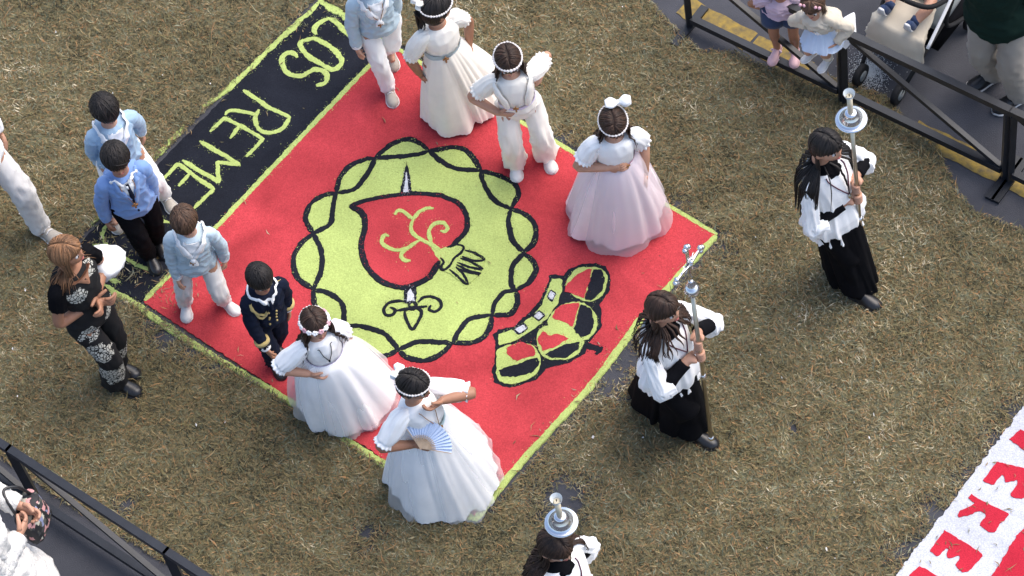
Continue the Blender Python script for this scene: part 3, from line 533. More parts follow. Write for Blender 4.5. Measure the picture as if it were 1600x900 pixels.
class Person:
    def __init__(s, label, H, feet, head, face, adult=False, look=None, pitch=20., tilt=0., skin='skin', hands=None, zc=None, group=None, pshift=0., heel=(0, 0), footdir=(None, None), pelvis=None, footz=.012, seed=1, drop=0.):
        s.H = H; s.adult = adult; s.seed = seed; hh = s.hh = (.132 if adult else .161)*H if not isinstance(adult, float) else adult*H
        zc = zc or H-.5*hh; s.HC = at(head, zc); mid = (np.array(feet[0])+np.array(feet[1]))/2
        s.F = F = gdir(mid, face); s.R = R = np.cross(F, Z3v)
        s.root = empty('person', at(mid), label, 'person', group); s.org = np.array(s.root.location); s.root.location = s.org
        ah = .042*H
        s.fd = []; s.ank = []; s.sole = []
        for i in (0, 1):
            fz = footz+heel[i]; c = at(feet[i], footz+.02); d = gdir(mid, footdir[i]) if footdir[i] else F; s.fd.append(d)
            a = c-d*.045*H/1.25; a[2] = footz+ah+heel[i]; s.ank.append(a); s.sole.append(footz)
        s.skin = M[skin]
        N = s.HC-Z3v*hh*(.78 if adult is not True else .80)-F*.026*H
        mf = (s.ank[0]+s.ank[1])/2
        th, sh = .238*H, .232*H; s.N = N
        P = (at(pelvis[0], pelvis[1]) if pelvis is not None else mf*.5+N*.5+F*pshift)
        w = (.062 if not adult else .058)*H
        if pelvis is None: P[2] = min(.515*H+footz, min(math.sqrt(max(((th+sh)*.985)**2-np.linalg.norm((s.ank[i]-P)[:2])**2, .02))+s.ank[i][2] for i in (0, 1)))-drop
        s.P = P; s.U = nrm(N-P); s.TF = nrm(F-s.U*(F@s.U)); s.TR = np.cross(s.TF, s.U)
        s.hip = [P+s.TR*w, P-s.TR*w]; s.knee = []
        for i in (0, 1):
            k, a = ik(s.hip[i], s.ank[i], th, sh, F+s.fd[i]*.3); s.knee.append(k); s.ank[i] = a
        # head frame
        lk = gdir(mid, look) if look else F; p = math.radians(pitch); hf = lk*math.cos(p)-Z3v*math.sin(p); hr = np.cross(lk, Z3v)
        hu = np.cross(hr, hf); tl = math.radians(tilt); hr2 = hr*math.cos(tl)+hu*math.sin(tl); hu2 = hu*math.cos(tl)-hr*math.sin(tl)
        s.HM = np.array([hr2, hf, hu2]); s.hs = np.array([.355, .435, .5])*hh
        # arms
        sw = (.093 if not adult else .097)*H; s.sho = [s.sp(.86)+s.TR*sw-s.U*.004*H, s.sp(.86)-s.TR*sw-s.U*.004*H]
        ua, fa = (.172*H, .145*H); s.elb = []; s.wri = []; s.hd = hands or [{}, {}]
        for i in (0, 1):
            h = s.hd[i]; sg = 1 if i == 0 else -1
            if 'px' in h: tgt = at(h['px'], h['z'])
            else: tgt = s.sho[i]-Z3v*(ua+fa)*.95+F*h.get('fwd', .05)+s.TR*sg*h.get('out', .07)
            pl = h.get('pole', (.6, -.8, -.3)); pole = s.TR*sg*pl[0]+s.TF*pl[1]+s.U*pl[2]
            e, wr = ik(s.sho[i], tgt, ua, fa, pole); s.elb.append(e); s.wri.append(wr)
    # torso surface
    def sp(s, t): return s.P+(s.N-s.P)*t+s.TF*(.012*s.H*math.sin(max(0, min(1, t))*3.14))
    def prof(s, t):
        k = 'adult' if s.adult else 'child'; A = np.array(PROF[k])*s.H; return np.array([np.interp(t, PROF['t'], A[:, 0]), np.interp(t, PROF['t'], A[:, 1])])
    def tp(s, t, a, off=0., flare=0.):
        rx, ry = s.prof(t)+off+flare; return s.sp(t)+s.TR*rx*math.sin(a)+s.TF*ry*math.cos(a)
    def torso(s, t0, t1, off, flare=lambda t: 0., n=56, m=26, disp=None):
        G = []
        for i in range(m):
            t = t0+(t1-t0)*i/(m-1); row = []
            for j in range(n):
                a = j/n*6.28318; o = off+flare(t)
                if disp: o += disp(t, a)
                row.append(s.tp(t, a, o))
            G.append(row)
        return np.array(G)
    def part(s, mb, name, m, smooth=True, parent=None, label=None):
        o = mb.build(name, M[m] if isinstance(m, str) else m, parent or s.root, smooth, org=s.org, label=label)
        return o
    # ---- bare body
    def body(s, hand_size=1., bare_leg=True):
        H = s.H; b = MB(); fn = MB()
        b.grid(s.torso(-.12, 1.0, -.014, n=24, m=14))
        hc = s.HC; Uh = s.HM[2]
        b.tube([s.sp(.88), s.sp(1.02), hc-Uh*s.hh*.30-s.HM[1]*s.hh*.10], [.036*H, .031*H if s.adult else .034*H, .034*H], 14, 8)
        G = []; hs = s.hs
        for i in range(37):
            ph = math.pi*(.015+.97*i/36); row = []
            for j in range(44):
                a = 6.28318*j/44; d = np.array([math.sin(ph)*math.sin(a), math.sin(ph)*math.cos(a), -math.cos(ph)]); q = d*hs
                x, y, z = d
                lo = max(0, -z-.05)
                q[0] *= 1-.42*lo**1.3; 
                if y < 0: q[1] *= 1-.30*lo
                else: q[1] *= 1-.10*lo**2
                if y > 0: q[1] *= .94+.04*abs(z)
                g = lambda cx, cz, sx, sz: math.exp(-((x-cx)/sx)**2-((z-cz)/sz)**2) if y > 0 else 0
                q[1] += s.hh*(.085*g(0, -.20, .10, .13)+.05*g(0, -.02, .07, .22)-.035*(g(.36, .06, .16, .11)+g(-.36, .06, .16, .11))+.025*g(0, .26, .6, .10)+.028*g(0, -.50, .2, .06)+.035*g(0, -.84, .25, .12)+.02*(g(.5, -.3, .2, .2)+g(-.5, -.3, .2, .2)))
                row.append(hc+s.HM.T@q)
            G.append(row)
        b.grid(np.array(G))
        for sg in (-1, 1): b.ball(hc+s.HM.T@(np.array([sg*.98, -.08, -.08])*hs), np.array([.06, .11, .17])*s.hh, s.HM, 8, 6)
        for i in (0, 1):
            b.tube([s.sho[i]-s.TR*(1 if i == 0 else -1)*.02*H, s.sho[i], (s.sho[i]+s.elb[i])/2, s.elb[i], (s.elb[i]*.6+s.wri[i]*.4), s.wri[i]], np.array([.022, .026, .0255, .023, .025, .0185])*H*(1 if not s.adult else .88), 12, 18)
            s.hand(b, fn, i, hand_size)
            b.tube([s.hip[i]+s.U*.02, (s.hip[i]+s.knee[i])/2, s.knee[i], s.knee[i]*.6+s.ank[i]*.4-s.fd[i]*.012*H, s.ank[i], s.ank[i]-Z3v*.02*H], np.array([.044, .042, .034, .035, .023, .023])*H*(.95 if s.adult else 1), 12, 16)
            b.tube([s.ank[i]-s.fd[i]*.02*H-Z3v*.012*H, s.ank[i]+s.fd[i]*.03*H-Z3v*.018*H, s.ank[i]+s.fd[i]*.085*H-Z3v*.028*H], np.array([.022, .022, .014])*H, 10, 6)
        V, F = remesh(b, 'body', .0065 if not s.adult else .0075)
        mb = MB(); mb.add(V, F)
        if fn.n: mb.add(np.vstack(fn.v), fn.f)
        bo = s.part(mb, 'body', s.skin)
        # face
        for sg in (-1, 1):
            e = hc+s.HM.T@(np.array([sg*.40, .80, .07])*hs); MBe = MB(); MBe.ball(e, np.array([.078, .05, .042])*s.hh, s.HM, 10, 6); s.part(MBe, 'eye', 'eye_white', parent=bo)
            MBe = MB(); MBe.ball(e+s.HM.T@np.array([0, .028, -.006])*s.hh, np.array([.042, .03, .040])*s.hh, s.HM, 10, 6); s.part(MBe, 'iris', 'eye', parent=bo)
            P = [hc+s.HM.T@(np.array([sg*k, y, z])*hs*1.0) for k, y, z in ((.18, .93, .23), (.38, .88, .30), (.58, .76, .22))]
            br = MB(); br.tube(P, np.array([.016, .018, .008])*s.hh, 6, 8); s.part(br, 'eyebrow', s.hairmat, parent=bo)
        P = [hc+s.HM.T@(np.array([k, y, z])*hs) for k, y, z in ((-.26, .80, -.49), (-.08, .90, -.47), (0, .905, -.485), (.08, .90, -.47), (.26, .80, -.49))]
        lp = MB(); lp.tube(P, np.array([.008, .026, .026, .026, .008])*s.hh, 8, 12); s.part(lp, 'mouth', 'lip', parent=bo)
        s.bo = bo; return bo
    def hand(s, b, fn, i, k=1.):
        h = s.hd[i]; S = .108*s.H*k; W = s.wri[i]; sg = 1 if i == 0 else -1
        D = nrm(W-s.elb[i])
        if 'grip' in h:
            A, ax, pr = h['grip']; ax = nrm(ax); c = A+ax*((W-A)@ax); v = W-c; dist = np.linalg.norm(v); v = nrm(v)
            side = np.cross(ax, v)*h.get('wrap', 1); pm = c+v*(pr+.016)
            b.tube([W, W*.5+pm*.5, pm], [(.020*s.H, .016*s.H), (.026*s.H, .014*s.H), (.030*s.H, .012*s.H)], 10, 6, up=ax if abs(D@ax) < .9 else None)
            rr = pr+.008
            for q in range(4):
                o = ax*(q-1.5)*.0185*s.H/1.5; P = [c+o+(v*math.cos(t)+side*math.sin(t))*rr for t in (.1, .9, 1.7, 2.5, 3.3, 4.0)]
                fn.tube(P, np.array([.0095, .0095, .009, .0085, .008, .006])*s.H/1.45, 7, 10)
            P = [pm+ax*.03, c+ax*.045+(v*.8-side*.7)*rr*1.1, c+ax*.05+(-side)*rr*1.2, c+ax*.042+(-v*.5-side*.7)*rr*1.15]
            fn.tube(P, np.array([.012, .011, .010, .007])*s.H/1.45, 7, 9); return
        if 'dir' in h: d = h['dir']; D = nrm(D*.4+nrm(s.TR*sg*d[0]+s.TF*d[1]+s.U*d[2]))
        pn = h.get('palm', (-1, 0, 0)); Nn = s.TR*sg*pn[0]+s.TF*pn[1]+s.U*pn[2]; Nn = nrm(Nn-D*(Nn@D)); X = nrm(np.cross(D, Nn))
        if X@(s.TF+s.U*.3) < 0: X = -X
        c = h.get('curl', .35)
        b.tube([W-D*.1*S, W+D*.15*S, W+D*.42*S, W+D*.52*S], [(.17*S, .15*S), (.20*S, .12*S), (.235*S, .105*S), (.20*S, .09*S)], 12, 8, up=Nn)
        for q, (of, ln) in enumerate(((.17, .44), (.058, .49), (-.058, .46), (-.165, .37))):
            p = W+D*.46*S+X*of*S; P = [p]; a = .06*q
            for g in range(4):
                dd = D*math.cos(a)+Nn*math.sin(a)+X*of*.35; p = p+nrm(dd)*ln*S*(.3 if g < 3 else .12); P.append(p); a += c*(.8+.12*q)
            fn.tube(P, np.array([.062, .060, .055, .050, .036])*S, 7, 10)
        p = W+D*.14*S+X*.16*S; dd = nrm(D*.7+X*.75+Nn*.35); d2 = nrm(D*.9+X*.25+Nn*.5*(.5+c))
        fn.tube([p, p+dd*.2*S, p+dd*.2*S+d2*.17*S, p+dd*.2*S+d2*.32*S], np.array([.085, .075, .065, .045])*S, 8, 10)
    # ---- hair
    def push(s, p, off=.014):
        v = p-s.P; L = np.linalg.norm(s.N-s.P); t = (v@s.U)/L
        if t < 1.02:
            c = s.sp(t); q = p-c; rx, ry = s.prof(max(t, 0))+off+s.hoff; x, y = q@s.TR, q@s.TF
            k = math.hypot(x/rx, y/ry)
            if k < 1: k = max(k, .05); p = c+s.TR*x/k+s.TF*y/k+s.U*(q@s.U)
        q = s.HM@(p-s.HC)/(s.hs*1.06); k = np.linalg.norm(q)
        if k < 1: p = s.HC+s.HM.T@(q/k*s.hs*1.06)
        return p
    hoff = .014
    def hair(s, m, style='short', length=.0, n=420, w=.0054, part=0., back=True, curl=0., fringe=.34, band=None, vol=.075, hang=1.3, name='hair', gather=None):
        g = np.random.default_rng(s.seed+900); hs = s.hs; mb = MB(); HM = s.HM
        def scalp(d, k): d = nrm(d); return s.HC+HM.T@(d/np.linalg.norm(d/hs)*(1+k))
        def hl(az):                    # hairline height (unit direction z) by azimuth from the front
            a = abs(az); return np.interp(a, [0, .6, 1.15, 1.45, 1.9, 2.5, 3.14], [fringe, fringe+.02, .20, -.22, -.45, -.62, -.66]) if style == 'short' else np.interp(a, [0, .6, 1.1, 1.4, 1.75, 2.1, 2.6, 3.14], [fringe, fringe-.02, .26, .04, -.30, -.5, -.62, -.66])
        # cap
        G = []; rows = 22; cols = 40
        wh = nrm((0, -.42, .9)) if style == 'short' else nrm((part, -.25, .97))
        def basis(z): x = nrm(np.cross((0, 1, 0), z)); y = np.cross(z, x); return x, y
        bx, by = basis(wh)
        for i in range(rows):
            row = []
            for j in range(cols):
                a = 6.28318*j/cols; best = None
                for tt in np.linspace(.02, 2.6, 40):
                    d = wh*math.cos(tt)+(bx*math.sin(a)+by*math.cos(a))*math.sin(tt); az = math.atan2(d[0], d[1])
                    if d[2] < hl(az): break
                    best = tt
                tt = best*(i+.05)/(rows-1); d = wh*math.cos(tt)+(bx*math.sin(a)+by*math.cos(a))*math.sin(tt); row.append(scalp(d, .035+vol*.35*math.sin(min(1, tt/best)*2.6)))
            G.append(row)
        mb.grid(np.array(G), caps=(True, False))
        for q in range(n):
            az = (q+g.uniform(0, 1))/n*6.28318-3.14159; zt = hl(az)-abs(g.normal(0, .07)); rr = math.sqrt(max(1-zt*zt, .05)); de = np.array([math.sin(az)*rr, math.cos(az)*rr, zt])
            if style == 'short': ds = nrm(wh+g.normal(0, .22, 3))
            else:
                yy = np.interp(abs(az), [0, 1.1, 3.14], [.62, .35, -.75])+g.normal(0, .12); ds = nrm((part+.05*np.sign(az-0.0), yy, math.sqrt(max(1-yy*yy, .1))))
            K = 9; P = []; ang = math.acos(max(-1, min(1, ds@de))); pv = g.uniform(.45, 1.15)
            for i in range(K):
                t = i/(K-1); d = (ds*math.sin((1-t)*ang)+de*math.sin(t*ang))/max(math.sin(ang), 1e-3); P.append(scalp(d, .03+vol*pv*math.sin(math.pi*min(1, t*.85+.08))+(.02 if t < 1 else .0)))
            ba = abs(az) > 1.0
            if length and abs(az) > hang:
                v = nrm(P[-1]-P[-2]); L = length*g.uniform(.78, 1.06); st = .022; p = P[-1].copy(); ph = g.uniform(0, 6.28); outw = nrm((HM.T@np.array([math.sin(az), math.cos(az), 0]))*np.array([1, 1, 0]))
                tgt = None
                if gather is not None: tgt = s.HC+HM.T@(np.array(gather)*s.hh)
                for k in range(int(L/st)):
                    v = nrm(v*.72+(-Z3v)*.42+outw*.03)
                    if tgt is not None and k < 5: v = nrm(v+nrm(tgt-p)*1.2)
                    p = p+v*st
                    if curl: p = p+(np.cross(v, outw)*math.sin(k*.85+ph)+outw*math.cos(k*.85+ph))*curl
                    if tgt is not None and k >= 5: ax = tgt-Z3v*(k-5)*st*.9; e = p-ax; e[2] = 0; le = np.linalg.norm(e); p = p-e*(max(0, le-.024)/max(le, 1e-3))
                    p = s.push(p, .010+.012*g.uniform(0, 1)); P.append(p.copy())
            elif style == 'short' and g.uniform() < .5: P.append(P[-1]+nrm(P[-1]-P[-2])*.008+HM.T@np.array([0, 0, -.004]))
            P = np.array(P); nn = nrm(P[K//2]-s.HC); wd = w*g.uniform(.75, 1.3)*(1.2 if length else 1); rad = np.interp(np.linspace(0, 1, len(P)), [0, .15, .75, 1], [.55, 1, .9, .25])*wd
            mb.tube(P, np.stack([rad, rad*.5], 1), 5 if length else 4, up=nn)
        s.hairobj = s.part(mb, name, m); return s.hairobj
    # ---- clothes
    def folds(s, seed, fl=26., fa=1.3, amp=.006):
        w = Waves(seed+s.seed*17); w2 = Waves(seed+77+s.seed*13)
        def f(L, A, T): P = np.stack([np.cos(A)*fa, np.sin(A)*fa, np.full(A.shape, L*fl)+.8*np.sin(A)], -1)*.16; return amp*(ridge(w, P)**1.5-.3)*1.9+amp*.7*w2(P*2.1)
        return f
    def tfold(s, seed, amp=.005, fa=2.0, ft=6.5):
        w = Waves(seed+s.seed*11)
        w2 = Waves(seed+s.seed*11+4)
        return lambda t, a: amp*1.8*(float(ridge(w, np.array([math.cos(a)*fa, math.sin(a)*fa+t*.9, t*ft])*.55))**1.5-.3)+amp*.7*float(w2(np.array([math.cos(a)*fa, math.sin(a)*fa, t*ft])))
    def shirt(s, m, name='jacket', t0=-.06, off=.015, flare=.02, sleeve=True, cuff_m=None, r=(.056, .046, .036), amp=.006, upto=1., collar_t=.985, n=64):
        fd = s.tfold(3, amp); s.hoff = off
        fl = lambda t: flare*max(0, (.45-t)/.5)**1.3
        G = s.torso(t0, collar_t, off, fl, 80, 52, fd); mb = MB(); mb.grid(G, caps=(True, True)); o = s.part(mb, name, m); s.bvh = BVHTree.FromPolygons([tuple(v) for v in np.vstack(mb.v)], mb.f); s.gm = o
        s.sleeves = []
        if sleeve:
            for i in (0, 1):
                sg = 1 if i == 0 else -1; we = s.elb[i]+(s.wri[i]-s.elb[i])*.97 if upto >= 1 else None; H = s.H
                mb = MB(); P = [s.sho[i]-s.TR*sg*.045*H+s.U*.004*H, s.sho[i]-s.TR*sg*.012*H+s.U*.006*H, s.sho[i]+nrm(s.elb[i]-s.sho[i])*.03*H, (s.sho[i]+s.elb[i])/2, s.elb[i]+(s.elb[i]-(s.sho[i]+s.wri[i])/2)*.08, (s.elb[i]+s.wri[i])/2, we]
                mb.tube(P, np.array([.027, .0345, .037, .034, .033, .030, .0275])*H*(r[0]/.056), 28, 62, disp=s.folds(20+i, 80, 3.2, amp*.5)); so_ = s.part(mb, 'sleeve', m); s.sleeves.append(so_)
                if cuff_m:
                    d = nrm(s.wri[i]-s.elb[i]); mb = MB(); mb.tube([we-d*.01, we+d*.012, we+d*.022], np.array([.027, .027, .025])*H*(r[0]/.056), 18, 6); s.part(mb, 'cuff', cuff_m)
        return o
    def on(s, t, a, off=.004):
        c = Vector(s.sp(t)); p = Vector(s.tp(t, a, .22)); d = (c-p).normalized(); h = s.bvh.ray_cast(p, d)
        return np.array(h[0]-d*off) if h[0] is not None else s.tp(t, a, .03+off)
    def strip(s, pts, w, m, name, thick=.004, off=.003, n=24):
        """ribbon lying on the garment; pts = (t, angle); w half width list"""
        Q = catmull(np.array(pts, float), n); P = np.array([s.on(t, a, off) for t, a in Q]); ws = np.interp(np.linspace(0, 1, n), np.linspace(0, 1, len(w)), w) if np.ndim(w) else np.full(n, w)
        G = []
        T = np.gradient(P, axis=0)
        for i in range(n):
            c = s.sp(Q[i][0]); nn = nrm(P[i]-c); x = nrm(np.cross(nrm(T[i]), nn)); e = .8*thick
            G.append([P[i]-x*ws[i]-nn*.006, P[i]-x*ws[i]*.9+nn*e, P[i]+nn*thick, P[i]+x*ws[i]*.9+nn*e, P[i]+x*ws[i]-nn*.006])
        mb = MB(); mb.grid(np.array(G), cu=False); return s.part(mb, name, m)
    def patch(s, poly, m, name, off=.004, nu=10):
        """panel on the garment: poly = [(t, a_left, a_right), ...] down the front"""
        Q = np.array(poly, float); Q = np.stack([np.interp(np.linspace(0, 1, 16), np.linspace(0, 1, len(Q)), Q[:, k]) for k in range(3)], 1)
        G = [[s.on(t, al+(ar-al)*j/(nu-1), off if 0 < j < nu-1 else -.004) for j in range(nu)] for t, al, ar in Q]; mb = MB(); mb.grid(np.array(G), cu=False); return s.part(mb, name, m)
    def trousers(s, m, r=(.066, .044, .039), fold=(34, 6.0), hem=.35, amp=.007, name='trousers', off=.012, break_=1.):
        H = s.H; mb = MB(); fd = s.tfold(9, .004); mb.grid(s.torso(-.15, .12, off, n=36, m=12, disp=fd))
        for i in (0, 1):
            e = s.ank[i]+(s.knee[i]-s.ank[i])*.02-Z3v*.012*H*break_; kn = s.knee[i]; f = s.folds(40+i, fold[0], fold[1], amp*.5)
            def dd(L, A, T, f=f): q = L/T; return f(L, A, T)*(.5+1.2*math.exp(-((q-.5)/.14)**2)+1.1*max(0, (q-.75)/.25))
            mb.tube([s.hip[i]+s.U*.03*H, s.hip[i]-s.U*.03*H, (s.hip[i]+kn)/2, kn, (kn+e)/2, e], np.array([.048, .054, .050*(r[1]/.046)**.5, r[1], (r[1]+r[2])/2, r[2]])*H*(r[0]/.066), 30, 70, disp=dd)
        return s.part(mb, name, m)
    def shoes(s, m, sole='shoe_white', L=.158, laces=None, strap=None):
        H = s.H
        for i in (0, 1):
            d = s.fd[i]; x = np.cross(d, Z3v); a = s.ank[i].copy(); hl_ = a[2]-s.sole[i]-.042*H; base = a-Z3v*(.042*H); up = Z3v; dn = nrm(d-Z3v*hl_/(L*H*.6)) if hl_ > .01 else d; upn = np.cross(x, dn)
            ks = np.linspace(0, 1, 15); wv = np.interp(ks, [0, .06, .2, .45, .7, .88, .97, 1], [.010, .022, .026, .024, .032, .029, .018, .006])*H
            hv = np.interp(ks, [0, .05, .2, .35, .55, .75, .92, 1], [.022, .052, .060, .056, .040, .030, .024, .010])*H; G = []; S2 = []
            for k, w, h in zip(ks, wv, hv):
                c = base+dn*(k-.26)*L*H+upn*.004*H; row = [c+x*w*math.cos(q)*(1 if math.sin(q) < .2 else .92)+upn*(max(0, math.sin(q))**.8*h) for q in np.arange(16)/16*6.28318]; G.append(row)
                S2.append([c+x*w*1.08*math.cos(q)+upn*(math.copysign(abs(math.sin(q))**.4, math.sin(q))*.007*H-.001) for q in np.arange(16)/16*6.28318])
            mb = MB(); mb.grid(np.array(G)); o = s.part(mb, 'shoe', m)
            mb = MB(); mb.grid(np.array(S2)); s.part(mb, 'sole', sole, parent=o)
            if laces:
                for k in range(3):
                    kk = .42+.075*k; h = np.interp(kk, ks, hv); c = base+dn*(kk-.26)*L*H+upn*(h+.006*H); q = MB(); q.tube([c-x*.016*H-upn*.008*H, c, c+x*.016*H-upn*.008*H], .0028*H, 6, 7); s.part(q, 'lace', laces, parent=o)
    def skirt(s, m, hem, a, b, axis=None, t=.34, npl=17, amp=.03, bulge=.62, hz=.03, name='skirt', seed=0, n=220, mm=44, scal=.006, rw=.014, lift=None, mid=None, waist_drop=0., trail=0.):
        """gathered skirt from the waist to a hem ellipse on the ground"""
        g = np.random.default_rng(seed+s.seed*7); wc = s.sp(t); hc = at(hem, 0.) if len(hem) == 2 else np.array(hem); hc = np.array([hc[0], hc[1], 0]); ax = gdir(hem, axis) if axis is not None else s.F; ay = np.cross(ax, Z3v)
        fr = np.array([int(npl*.45)+1, int(npl*.7), npl, int(npl*1.6)]); ph = g.uniform(0, 6.28, 4); dr = g.normal(0, .9, 4); wv = Waves(seed+s.seed*5+3); G = []; A = np.arange(n)/n*6.28318
        rxw, ryw = s.prof(t)+rw
        for i in range(mm):
            v = i/(mm-1); c = wc*(1-v)+hc*v; c = c+(hc-wc)*np.array([1, 1, 0])*trail*(v*v-v)
            z = wc[2]*(1-v)+hz*v
            e = v**bulge; fo = np.zeros(n)
            A2 = A+.30*wv(np.stack([np.cos(A)*.7, np.sin(A)*.7, np.full(n, v*.25+9)], -1))
            for k in range(4): fo += (2*np.abs(np.sin((fr[k]*A2+ph[k]+dr[k]*v*1.2)/2))-1.1)*(.55, .42, .22, .12)[k]*np.clip(.55+.8*wv(np.stack([np.cos(A)*.8+3*k, np.sin(A)*.8, np.full(n, v*.4)], -1)), 0, 1.4)
            # fewer and deeper folds lower down
            big = wv(np.stack([np.cos(A)*1.1, np.sin(A)*1.1, np.full(n, v*.35)], -1)); big2 = wv(np.stack([np.cos(A)*2.3+4, np.sin(A)*2.3, np.full(n, v*.5)], -1))
            am = amp*(.10+.9*v**.8); off = am*(.75*fo+.55*big+.4*big2)
            # world angle frame: 0 = axis direction
            rw_ = 1/np.sqrt((np.cos(A)/ (ryw if axis is None else (rxw+ryw)/2))**2+(np.sin(A)/(rxw if axis is None else (rxw+ryw)/2))**2); rh = 1/np.sqrt((np.cos(A)/a)**2+(np.sin(A)/b)**2)*(1+.07*wv(np.stack([np.cos(A)*.45+6, np.sin(A)*.45, A*0], -1)))
            r = rw_*(1-e)+rh*e+off
            for li in (0, 1):          # cloth pushed out by the leg inside
                L3 = [s.hip[li], s.knee[li], s.ank[li]]; q = None
                for a0, a1 in ((L3[0], L3[1]), (L3[1], L3[2])):
                    if min(a0[2], a1[2]) <= z <= max(a0[2], a1[2]): q = a0+(a1-a0)*((z-a0[2])/(a1[2]-a0[2]-1e-9))
                if q is not None:
                    w_ = (q-c)*np.array([1, 1, 0]); ds = np.linalg.norm(w_); al = math.atan2(w_@ay, w_@ax); lr = .075*s.H/1.5; dA = A-al; ins = lr*lr-(ds*np.sin(dA))**2
                    r = np.maximum(r, np.where((ins > 0), ds*np.cos(dA)+np.sqrt(np.maximum(ins, 0)), 0))
            zz = np.full(n, z)
            if v > .9: zz = zz+(v-.9)/.1*scal*(np.abs(np.sin(A*34))*1.0+1.5*wv(np.stack([np.cos(A)*2, np.sin(A)*2, A*0], -1)))
            if lift is not None:
                la, lw, lh = lift; dA = (A-la+math.pi) % (2*math.pi)-math.pi; zz = zz+lh*v*v*np.exp(-(dA/lw)**2)
            G.append(c*np.array([1, 1, 0])+(np.cos(A)*r)[:, None]*ax+(np.sin(A)*r)[:, None]*ay+zz[:, None]*Z3v)
        mb = MB(); mb.grid(np.array(G), caps=(False, False)); return s.part(mb, name, m)
    def puff(s, m, i, end=.6, r=(.05, .068, .058), ruffle=.02, name='sleeve', amp=.006):
        H = s.H; sg = 1 if i == 0 else -1; d = nrm(s.elb[i]-s.sho[i]); L = np.linalg.norm(s.elb[i]-s.sho[i]); E = s.sho[i]+d*L*end
        mb = MB(); mb.tube([s.sho[i]-s.TR*sg*.035*H, s.sho[i]-s.TR*sg*.005*H+s.U*.008*H, s.sho[i]+d*L*end*.5, E-d*.01, E], np.array([.027, r[0]*.80, r[1]*.76, r[2]*.78, r[2]*.66])*H, 44, 30, disp=s.folds(60+i, 16, 7.0, amp*.8)); o = s.part(mb, name, m)
        if ruffle:
            w = Waves(70+i+s.seed)
            def rf(Lq, A, T): return (Lq/T)*ruffle*(.30*np.sin(A*13+2*w(np.stack([A*.4, A*0, A*0], -1)))+.6)
            q = MB(); q.tube([E-d*.004, E+d*.012, E+d*.03], np.full(3, r[2]*.64)*H, 80, 7, disp=rf); s.part(q, 'ruffle', m, parent=o)
        return o
    def sash(s, m, t0=.30, t1=.42, off=.006, base=.014):
        w = Waves(33+s.seed); G = s.torso(t0, t1, base+off, n=56, m=8, disp=lambda t, a: .002*float(w([math.cos(a), math.sin(a), t*22]))); mb = MB(); mb.grid(G, caps=(False, False)); return s.part(mb, 'sash', m)
    def beads(s, m, name='headband', tilt=.35, r=.0075, n=34, back=True, rad=1.17, flowers=None):
        """circlet round the crown of the head"""
        mb = MB(); o = None; fl = []
        up = nrm((0, -tilt, 1)); x = np.array([1., 0, 0]); y = np.cross(up, x); h = .42
        for k in range(n):
            a = 6.28318*k/n; d = nrm(up*h+(x*math.sin(a)+y*math.cos(a))*1.0); p = s.HC+s.HM.T@(d/np.linalg.norm(d/s.hs)*rad)
            if flowers and math.cos(a) > -.35: fl.append((p, k))
            mb.ball(p, r*RNG.uniform(.8, 1.25), None, 7, 5)
        q = [];
        for k in range(n+1): a = 6.28318*k/n; d = nrm(up*h+(x*math.sin(a)+y*math.cos(a))); q.append(s.HC+s.HM.T@(d/np.linalg.norm(d/s.hs)*rad))
        mb.tube(q, r*.6, 6); o = s.part(mb, name, m)
        for p, k in fl:
            if k % 2 == 0:
                f = MB(); nrml = nrm(p-s.HC); e1 = nrm(np.cross(nrml, Z3v)); e2 = np.cross(nrml, e1)
                for j in range(5): c = p+nrml*.004+(e1*math.cos(j*1.257)+e2*math.sin(j*1.257))*.009; f.ball(c, .0085, None, 7, 5)
                s.part(f, 'flower', flowers[(k//2) % len(flowers)], parent=o)
        return o
    def pendant(s, m='wood', t=.3, a=0., size=.05, cord='wood', tn=.97, an=.45, off=.008, drop=0.):
        c = s.on(t, a, off+.004); nn = nrm(c-s.sp(t)); up = nrm(s.U-nn*(s.U@nn)); x = np.cross(up, nn)
        c = c-up*drop
        for sg in (-1, 1):
            if cord: 
                P = [s.on(tn+(t-tn)*k/8, sg*an*(1-k/8)+a*k/8, off) for k in range(9)]+[c+up*size*.5]; q = MB(); q.tube(P, .0024, 5, 20); s.part(q, 'cord', cord)
        mb = MB(); mb.box(c, x*size*.09, up*size*.5, nn*.004); mb.box(c+up*size*.14, x*size*.32, up*size*.09, nn*.0046); return s.part(mb, 'cross_pendant', m, smooth=False)
G_BOYS = 'first communion children walking on the carpet'
def sailor(p, m, trous, shoe, collar='white', under='white', t0=-.04, hairm='hair_brown', hair_kw=None, trim=None, off=.016):
    p.hairmat = hairm; p.body(); p.trousers(trous); p.shoes(shoe, 'offwhite', laces='offwhite')
    p.shirt(m, 'sailor_jacket', t0=t0, off=off, flare=.022, cuff_m='white')
    p.patch([(.985, -.75, .75), (.86, -.5, .5), (.66, -.12, .12)], under, 'undershirt', .003)
    for sg in (-1, 1): p.strip([(.955, sg*2.2), (.965, sg*1.3), (.90, sg*.78), (.76, sg*.36), (.60, sg*.03)], [.026, .030, .030, .026, .014], collar, 'collar', .006, .004)
    p.patch([(.985, 2.0, 4.28), (.88, 2.15, 4.13), (.74, 2.25, 4.03)], collar, 'collar_back', .006)
    k = MB(); c = p.on(.56, 0, .012); k.ball(c, (.018, .016, .022)); p.part(k, 'knot', collar)
    for sg in (-1, 1): p.strip([(.56, sg*.03), (.48, sg*.08), (.40, sg*.06)], [.008, .016, .022], collar, 'tie_end', .005, .008, 12)
    p.hair(hairm, 'short', **{**dict(vol=.11), **(hair_kw or {})})

